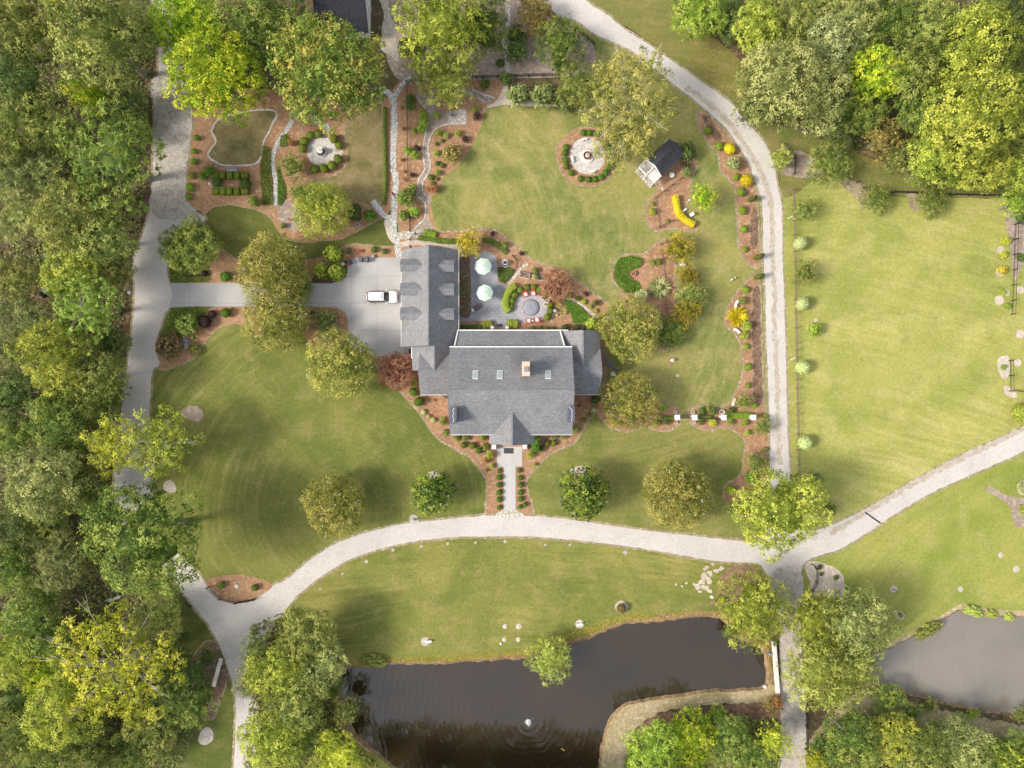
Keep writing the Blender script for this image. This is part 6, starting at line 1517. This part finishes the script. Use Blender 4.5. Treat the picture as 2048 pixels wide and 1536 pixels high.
def bench(px, py, L, wd, rz, lab, m='stonew', name='bench', curve=0.0, back=False, h=.45):
    x, y, _ = W(px, py, h); t = thing(name, lab, 'bench', (x, y, 0), rz)
    if curve:
        mb = MB(); n = 8; o = []; i_ = []
        for k in range(n + 1):
            a = (k / n - .5) * curve; Rr = L / curve; o.append(((Rr + wd / 2) * math.sin(a), (Rr + wd / 2) * math.cos(a) - Rr)); i_.append(((Rr - wd / 2) * math.sin(a), (Rr - wd / 2) * math.cos(a) - Rr))
        mb.prism(o + i_[::-1], h - .09, h); mb.build('seat', M[m], t, world=False)
        for q in (1, n - 1): MB().box(((o[q][0] + i_[q][0]) / 2, (o[q][1] + i_[q][1]) / 2, (h - .09) / 2), (.14, wd * .8, h - .09)).build('leg', M[m], t, world=False)
    else:
        MB().box((0, 0, h - .05), (L, wd, .1)).build('seat', M[m], t, world=False, bevel=.02)
        for s in (-1, 1): MB().box((s * L * .36, 0, (h - .1) / 2), (.14, wd * .85, h - .1)).build('leg', M[m], t, world=False)
    if back: MB().box((0, wd / 2, h + .25), (L, .06, .5)).build('backrest', M[m], t, world=False)
    return t
bench(464, 340, 1.65, .5, 0, 'grey bench between the kidney lawn and the box garden', 'stoneg', back=True)
bench(1168.5, 278, .95, .36, R(14), 'curved stone bench at the top of the pale stone disc', curve=1.0)
bench(1144.5, 318, .95, .36, R(100), 'curved stone bench at the left of the pale stone disc', curve=1.0)
bench(1185.5, 342.5, .95, .36, R(195), 'curved stone bench at the bottom of the pale stone disc', curve=1.0)
bench(1467, 804, 1.2, .42, R(70), 'curved white bench at the lawn edge above the hedge row', curve=1.1)
bench(1472, 608, 1.3, .42, R(70), 'curved pale bench above the brilliant yellow shrub', curve=.9)
bench(1474.5, 661, 1.2, .42, R(-35), 'curved white bench below the brilliant yellow shrub', curve=.9)
bench(857, 1283.5, .95, .36, R(2), 'small white bench in a gravel ring on the oval lawn, left one', 'white')
bench(1159, 1249.5, .9, .36, R(14), 'small white bench in a gravel ring on the oval lawn, right one by the willow', 'white')
bench(1366, 529, .9, .3, 0, 'white curved bench among the olive trees by the rail fence', curve=.9)
bench(1369, 420, .8, .25, R(38), 'narrow white bench beside the yellow hedge', 'white')
bench(434.5, 1345, 4.7, .62, R(75), 'very long weathered stone bench in the mulch below the lower drive', 'stonew', 'stone_bench', h=.5)
def stone(px, py, r, m, lab, sz=.6, name='stone', cat='stone'):
    x, y, _ = W(px, py); b = bmesh.new(); bmesh.ops.create_icosphere(b, subdivisions=2, radius=1)
    for v in b.verts:
        k = 1 + .22 * noise.noise(v.co * 1.6 + Vector((px, py, 0))); v.co = Vector((v.co.x * r * k, v.co.y * r * k * .8, max(-.1, v.co.z) * r * sz * k))
    me = bpy.data.meshes.new(name); b.to_mesh(me); b.free(); me.materials.append(M[m]); o = bpy.data.objects.new(name, me); COL.objects.link(o); o.location = (x, y, .02)
    tag(o, lab, cat)
stone(474.5, 1172.5, .42, 'stonew', 'white boulder in the middle of the triangular bed'); stone(371, 681, .6, 'stoneg', 'upper grey boulder by the maroon bush'); stone(372, 690, .65, 'stoneg', 'lower grey boulder by the maroon bush')
stone(420, 367.5, .28, 'stonew', 'white stone left of the box garden'); stone(685, 528, .4, 'stonew', 'pale boulder beside the drooping lime shrubs'); stone(829, 432, .2, 'stonew', 'small pale stone by the white edged path'); stone(1424, 1193.5, .35, 'stonew', 'pale stone on the bare ground near the junction cypress')
stone(1002, 1287, .25, 'stonew', 'small white stone at the gravel circles near the pond'); stone(1530, 1373, .35, 'stonew', 'small pale stone on the bank corner by the dam wall'); stone(1379, 400, .2, 'stonew', 'tiny white stone by the pale lime tree'); stone(260, 585, .4, 'stoneg', 'grey stone at the left verge of the drive')
stone(870, 800, .28, 'rust', 'small brown stone in the mulch corner left of the house'); stone(1158, 812, .28, 'rust', 'small brown stone in the mulch corner right of the house'); stone(891, 1030, .0001, 'rust', '') if 0 else None
for i, (a, b) in enumerate(((1010.5, 1253), (1037, 1253), (1008, 1279), (1036, 1279))):
    stone(a, b, .2, 'stonew', ('upper left', 'upper right', 'lower left', 'lower right')[i] + ' small marker stone of the four gravel circles near the pond')
x, y, _ = W(828, 1038.5); t = thing('garden_statue', 'small dark and white statue in a gravel patch above the curved drive', 'statue', (x, y, 0))
MB().box((0, 0, .12), (.5, .4, .24)).build('base', M['stoneg'], t, world=False); MB().lathe([(.14, .24), (.18, .5), (.1, .75), (.12, .9), (.03, 1.0)], (0, 0, 0), 10).build('figure', M['stonew'], t, world=False)
x, y, _ = W(1342, 721); t = thing('sundial', 'white sundial in a mulch ring on the lawn right of the house', 'sundial', (x, y, 0))
MB().lathe([(.14, 0), (.1, .1), (.08, .75), (.26, .8), (.27, .86), (.02, .87)], (0, 0, 0), 18).build('pedestal', M['white'], t, world=False); MB().box((0, 0, .93), (.02, .3, .14), .5).build('pointer', M['greymetal'], t, world=False)
x, y, _ = W(827, 206.5); tag(MB().lathe([(.25, 0), (.2, .4), (.3, .5), (.12, .5), (.08, .4)], (x, y, 0), 14).lathe([(.12, 0), (.2, .3), (.1, .42)], (x + .05, y - .45, 0), 12).build('white_urn', M['stonew']), 'white ring shaped ornament in the dark bed by the wire fence', 'ornament')
x, y, _ = W(1787, 1179); tag(MB().tube((x - .3, y + .1, .05), (x + .3, y - .12, .6), .05).build('leaning_stake', M['darkmetal']), 'dark leaning stake in a bare ring on the meadow', 'stake')
tag(bar('drain_grate', W(1730, 1024.6, .05), W(1761, 1046.5, .05), .22, .06, 'darkmetal', None), 'long dark drain grate laid across the right hand drive', 'drain')
# dam wall and pipe
x, y, _ = W(1551.5, 1333); a = W(1547.5, 1283, .4); b = W(1556, 1388, .4)
tag(bar('dam_wall', (a[0], a[1], .1), (b[0], b[1], .1), .55, 1.1, 'stonew', None), 'long low white wall along the edge of the dam road', 'wall')
x, y, _ = W(1539, 1307); t = thing('outlet_box', 'grey metal outlet box at the water side of the dam wall', 'box', (x, y, 0)); MB().box((0, 0, .05), (.55, .5, .8)).build('box', M['greymetal'], t, world=False, bevel=.05); MB().tube((.2, 0, .2), (.75, .1, .2), .07).build('pipe', M['darkmetal'], t, world=False)
tag(bar('kerb', W(1601, 1290, .1), W(1607, 1395, .1), .2, .2, 'stonew', None), 'thin pale kerb along the right side of the dam road', 'kerb')
x, y, _ = W(1126, 1501); tag(MB().box((x, y, -.3), (.62, .14, .12), R(-38)).build('floating_log', plain('yellow_float', (.55, .36, .10), .6)), 'small orange yellow float on the dark pond', 'float')
# parking court odds and ends
for i, (a, b) in enumerate(((720.6, 518.6), (732, 519.2))):
    x, y, _ = W(a, b, .9); t = thing('wheelie_bin', ('left', 'right')[i] + ' dark grey wheeled bin at the top of the parking court', 'bin', (x, y, 0), 0, 'wheeled bins')
    MB().add([(-.24, -.28, 0), (.24, -.28, 0), (.24, .28, 0), (-.24, .28, 0), (-.29, -.34, .92), (.29, -.34, .92), (.29, .34, .92), (-.29, .34, .92)], [(3, 2, 1, 0), (4, 5, 6, 7), (0, 1, 5, 4), (1, 2, 6, 5), (2, 3, 7, 6), (3, 0, 4, 7)]).build('body', M['mat'], t, world=False)
    MB().box((0, 0, .96), (.62, .72, .07)).build('lid', plain('bin_lid', (.13, .12, .15), .6), t, world=False, bevel=.02)
    MB().tube((-.26, .4, .9), (.26, .4, .9), .025).build('handle', M['rubber'], t, world=False)
    for s in (-1, 1): MB().tube((s * .22, .3, .1), (s * .28, .3, .1), .1, n=12).build('wheel', M['rubber'], t, world=False)
x, y, _ = W(699.5, 523.5, .7); t = thing('barrel_grill', 'round dark blue covered tub between two orange buckets at the court corner', 'tub', (x, y, 0))
MB().lathe([(.3, 0), (.36, .5), (.37, .7), (.3, .78), (.02, .82)], (0, 0, 0), 20).build('tub', plain('navy_cover', (.03, .04, .08), .6), t, world=False)
urn(703, 516, .2, 'orange', 'orange bucket above the dark blue tub', 'bucket', .35, 'mulch2', 'bucket'); urn(695.5, 530, .2, 'orange', 'orange bucket below the dark blue tub', 'bucket', .35, 'mulch2', 'bucket')
for (a, b, w_, h_, lab) in ((1017.5, 901.5, 1.55, .88, 'dark door mat on the front landing'), (999, 651, 1.0, .62, 'dark door mat at the back steps'), (820.5, 703, .5, .8, 'dark mat at the side door beside the parking court')):
    x, y, _ = W(a, b); tag(MB().box((x, y, Z * 4 + .012), (w_, h_, .02)).build('door_mat', M['mat']), lab, 'door mat')
x, y, _ = W(1226, 748, .5); t = thing('satellite_dish', 'small dark and white dish unit between lean-to and crape myrtle', 'dish', (x, y, 0))
MB().lathe([(.36, .42), (.38, .5), (.3, .46), (.05, .4)], (0, 0, 0), 18).build('dish', M['white'], t, world=False); MB().lathe([(.04, 0), (.04, .42)], (0, 0, 0), 8).build('pole', M['darkmetal'], t, world=False); MB().tube((0, 0, .45), (.15, .1, .75), .02).build('arm', M['darkmetal'], t, world=False)
x, y, _ = W(86, 583, 1.0); t = thing('parked_tractor', 'dark vehicle half hidden under branches in the left woods', 'vehicle', (x, y, 0), R(35))
MB().box((0, 0, .6), (1.6, .8, .5)).build('body', M['darkmetal'], t, world=False, bevel=.08); MB().box((-.6, 0, .95), (.5, .5, .3)).build('seat', M['rubber'], t, world=False, bevel=.05)
MB().box((.55, 0, .9), (.5, .7, .05)).build('hood', M['greymetal'], t, world=False)
for a in (-.6, .6):
    for b in (-.45, .45): MB().tube((a, b - .1, .32), (a, b + .1, .32), .32, n=14).build('wheel', M['rubber'], t, world=False)
x, y, _ = W(230, 1197, .5); t = thing('trailer', 'pale narrow boat trailer at the end of the forest floor band', 'trailer', (x, y, 0), R(20))
MB().box((0, 0, .45), (1.7, .5, .12)).build('bed', M['stoneg'], t, world=False); MB().box((-.7, .1, .6), (.7, .5, .25)).build('box', plain('green_box', (.2, .3, .26), .6), t, world=False); MB().tube((.8, 0, .45), (1.8, .1, .4), .05).build('drawbar', M['tan'], t, world=False)
for s in (-1, 1): MB().tube((-.1, s * .3, .25), (-.1, s * .4, .25), .25, n=14).build('wheel', M['rubber'], t, world=False)
x, y, _ = W(1381, 431); t = thing('lawn_chair', 'white folding chair at the lower end of the yellow hedge', 'chair', (x, y, 0), R(-60))
MB().box((0, 0, .4), (.5, .5, .05)).build('seat', M['white'], t, world=False); MB().box((0, .28, .65), (.5, .05, .5), 0, R(-12)).build('backrest', M['white'], t, world=False)
for a in (-.2, .2):
    for b in (-.2, .2): MB().box((a, b, .2), (.04, .04, .4)).build('leg', M['white'], t, world=False)
for i, (a, b) in enumerate(((1584, 436), (1590, 718), (1594, 580), (1600, 860))):
    if i in (0, 1): x, y, _ = W(a - 6, b); t = tag(MB().tube((x - .3, y - .15, .15), (x + .5, y + .2, .25), .09, n=6).build('pale_log', M['stonew']), ('pale log leaning by the upper end of the pasture fence', 'pale stake at the foot of the pasture fence beside the third cream shrub')[i], 'log')
# ---------------- person ----------------
def skin(name, nodes, edges, m, parent, sub=2, root=0):
    """continuous body grown from a skeleton: nodes (x, y, z, radius)"""
    me = bpy.data.meshes.new(name); me.from_pydata([n[:3] for n in nodes], edges, []); o = bpy.data.objects.new(name, me); COL.objects.link(o); o.parent = parent
    md = o.modifiers.new('skin', 'SKIN'); md.use_smooth_shade = True
    lay = me.skin_vertices[0] if me.skin_vertices else None
    if lay is None:
        b = bmesh.new(); b.from_mesh(me); b.verts.layers.skin.verify(); b.to_mesh(me); b.free(); lay = me.skin_vertices[0]
    for i, n in enumerate(nodes):
        r = n[3]; lay.data[i].radius = (r, r) if not isinstance(r, tuple) else r; lay.data[i].use_root = (i == root)
    s = o.modifiers.new('sub', 'SUBSURF'); s.levels = sub; s.render_levels = sub
    me.materials.append(m if not isinstance(m, str) else M[m]); return o
M['skin'] = plain('skin', (.42, .25, .18), .6, .3, 0, .03)
M['shirt'] = plain('pink_red_shirt', (.70, .16, .20), .85, .1, 0, .06)
M['trousers'] = plain('black_trousers', (.02, .02, .022), .85, .1, 0, .1)
M['hair'] = plain('dark_hair', (.03, .012, .012), .6, .3, 0, .2)
x, y, _ = W(788.3, 391.5)
t = thing('person', 'person in a pink red top and black trousers walking up the grey flagstone path', 'person', (x, y, Z * 4), R(0))
# faces +y (up the path); left leg forward, arms held a little out
N = [(0, 0, .93, .13), (0, .01, 1.10, .125), (0, .02, 1.28, .145), (0, .0, 1.42, .12), (0, .01, 1.50, .055), (0, .03, 1.57, .07), (0, .04, 1.65, .095), (0, .03, 1.73, .06)]
E = [(i, i + 1) for i in range(7)]
def chain(start, L):
    k = start
    for q in L: N.append(q); E.append((k, len(N) - 1)); k = len(N) - 1
    return k
chain(0, [(-.10, .02, .88, .095), (-.11, .14, .50, .062), (-.11, .10, .10, .042), (-.11, .20, .04, .04), (-.11, .29, .035, .03)])
chain(0, [(.10, -.02, .88, .095), (.11, -.05, .50, .062), (.11, -.32, .16, .042), (.11, -.30, .06, .038), (.11, -.21, .03, .028)])
hands = []
for s in (-1, 1):
    w_ = chain(3, [(s * .17, 0, 1.40, .062), (s * .27, -.03 * s, 1.15, .046), (s * .34, .08 * -s, .93, .032), (s * .36, .11 * -s, .86, .036)])
    for k in range(5):
        o_ = (k - 2) * .018; ln = (.045, .075, .08, .072, .055)[k]
        if k == 0: chain(w_, [(s * .33, .11 * -s + .05, .85, .010), (s * .325, .11 * -s + .075, .82, .009)])
        else: chain(w_, [(s * .365, .11 * -s + o_, .80, .010), (s * .362, .11 * -s + o_ * 1.1, .80 - ln * .55, .009), (s * .352, .11 * -s + o_ * 1.15, .80 - ln, .0075)])
skin('body', N, E, 'skin', t)
S_ = [(0, 0, .98, .15), (0, .01, 1.10, .142), (0, .02, 1.28, .16), (0, 0, 1.42, .13), (-.17, 0, 1.40, .078), (-.26, .0, 1.17, .062), (.17, 0, 1.40, .078), (.26, 0, 1.17, .062), (-.32, .06, 1.0, .05), (.32, -.06, 1.0, .05)]
skin('shirt', S_, [(0, 1), (1, 2), (2, 3), (3, 4), (4, 5), (3, 6), (6, 7), (5, 8), (7, 9)], 'shirt', t)
T_ = [(0, 0, .95, .145), (-.10, .02, .86, .11), (-.11, .14, .50, .078), (-.11, .11, .14, .06), (.10, -.02, .86, .11), (.11, -.05, .50, .078), (.11, -.30, .20, .06)]
skin('trousers', T_, [(0, 1), (1, 2), (2, 3), (0, 4), (4, 5), (5, 6)], 'trousers', t)
MB().ball((0, .015, 1.70), .118, 14, 10, 1.05).ball((0, -.05, 1.62), .10, 12, 8).build('hair', M['hair'], t, True, world=False)
MB().ball((0, .145, 1.64), .018, 8, 6).build('nose', M['skin'], t, True, world=False)
for s in (-1, 1):
    MB().ball((s * .035, .128, 1.66), .012, 8, 6).build('eye', M['rubber'], t, True, world=False); MB().ball((s * .098, .04, 1.64), .025, 8, 6).build('ear', M['skin'], t, True, world=False)
    MB().box((s * .11, .2 if s < 0 else -.26, .035), (.1, .27, .07)).build('shoe', M['trousers'], t, world=False, bevel=.03)
MB().box((0, .132, 1.595), (.045, .02, .012)).build('mouth', M['red'], t, world=False)
# ---------------- dog ----------------
x, y, _ = W(1464, 559); t = thing('dog', 'black and white dog trotting across the lawn toward the upper right', 'dog', (x, y, Z * 2), R(28))
M['dogwhite'] = nat('white_coat', (.72, .71, .68), (.66, .65, .62), None, 3, 5, 20, .06)
M['dogblack'] = plain('black_coat', (.02, .018, .015), .7, .2, 0, .2)
def coat():
    tt = NT('patched_coat'); tc = tt.n('ShaderNodeTexCoord'); sp = tt.n('ShaderNodeSeparateXYZ'); tt.l(tc.outputs['Object'], sp.inputs[0])
    f = tt.math('GREATER_THAN', tt.math('ADD', sp.outputs[0], tt.math('MULTIPLY', tt.noise(5, 2), .1)), .06)
    g = tt.math('LESS_THAN', sp.outputs[0], .22); h = tt.math('GREATER_THAN', sp.outputs[0], .42)
    return tt.fin(tt.mix(tt.math('MAXIMUM', tt.math('MULTIPLY', f, g), h), (.74, .73, .70), (.02, .018, .015)), .8, .2)
N = [(-.28, 0, .50, .10), (-.08, 0, .50, .095), (.12, 0, .49, .125), (.27, 0, .54, .10), (.37, 0, .64, .065), (.46, 0, .72, .07), (.55, 0, .71, .045), (.63, 0, .69, .032)]
E = [(i, i + 1) for i in range(7)]
for s in (-1, 1):
    f = .08 * s
    chain(0, [(-.30, s * .075, .42, .065), (-.22 + f, s * .08, .30, .042), (-.34 + f, s * .08, .17, .024), (-.31 + f, s * .08, .03, .024), (-.26 + f, s * .08, .015, .022)])
    chain(3, [(.22, s * .075, .44, .05), (.20 - f, s * .08, .25, .028), (.22 - f, s * .08, .04, .022), (.27 - f, s * .08, .015, .022)])
chain(0, [(-.40, 0, .52, .028), (-.54, .02, .50, .018), (-.64, .04, .56, .012)])
skin('body', N, E, coat(), t)
for s in (-1, 1): MB().box((.44, s * .07, .76), (.03, .05, .09), 0, s * .5).build('ear', M['dogblack'], t, world=False, bevel=.01)
# flowers on the crape myrtles: pale clusters read as small white specks
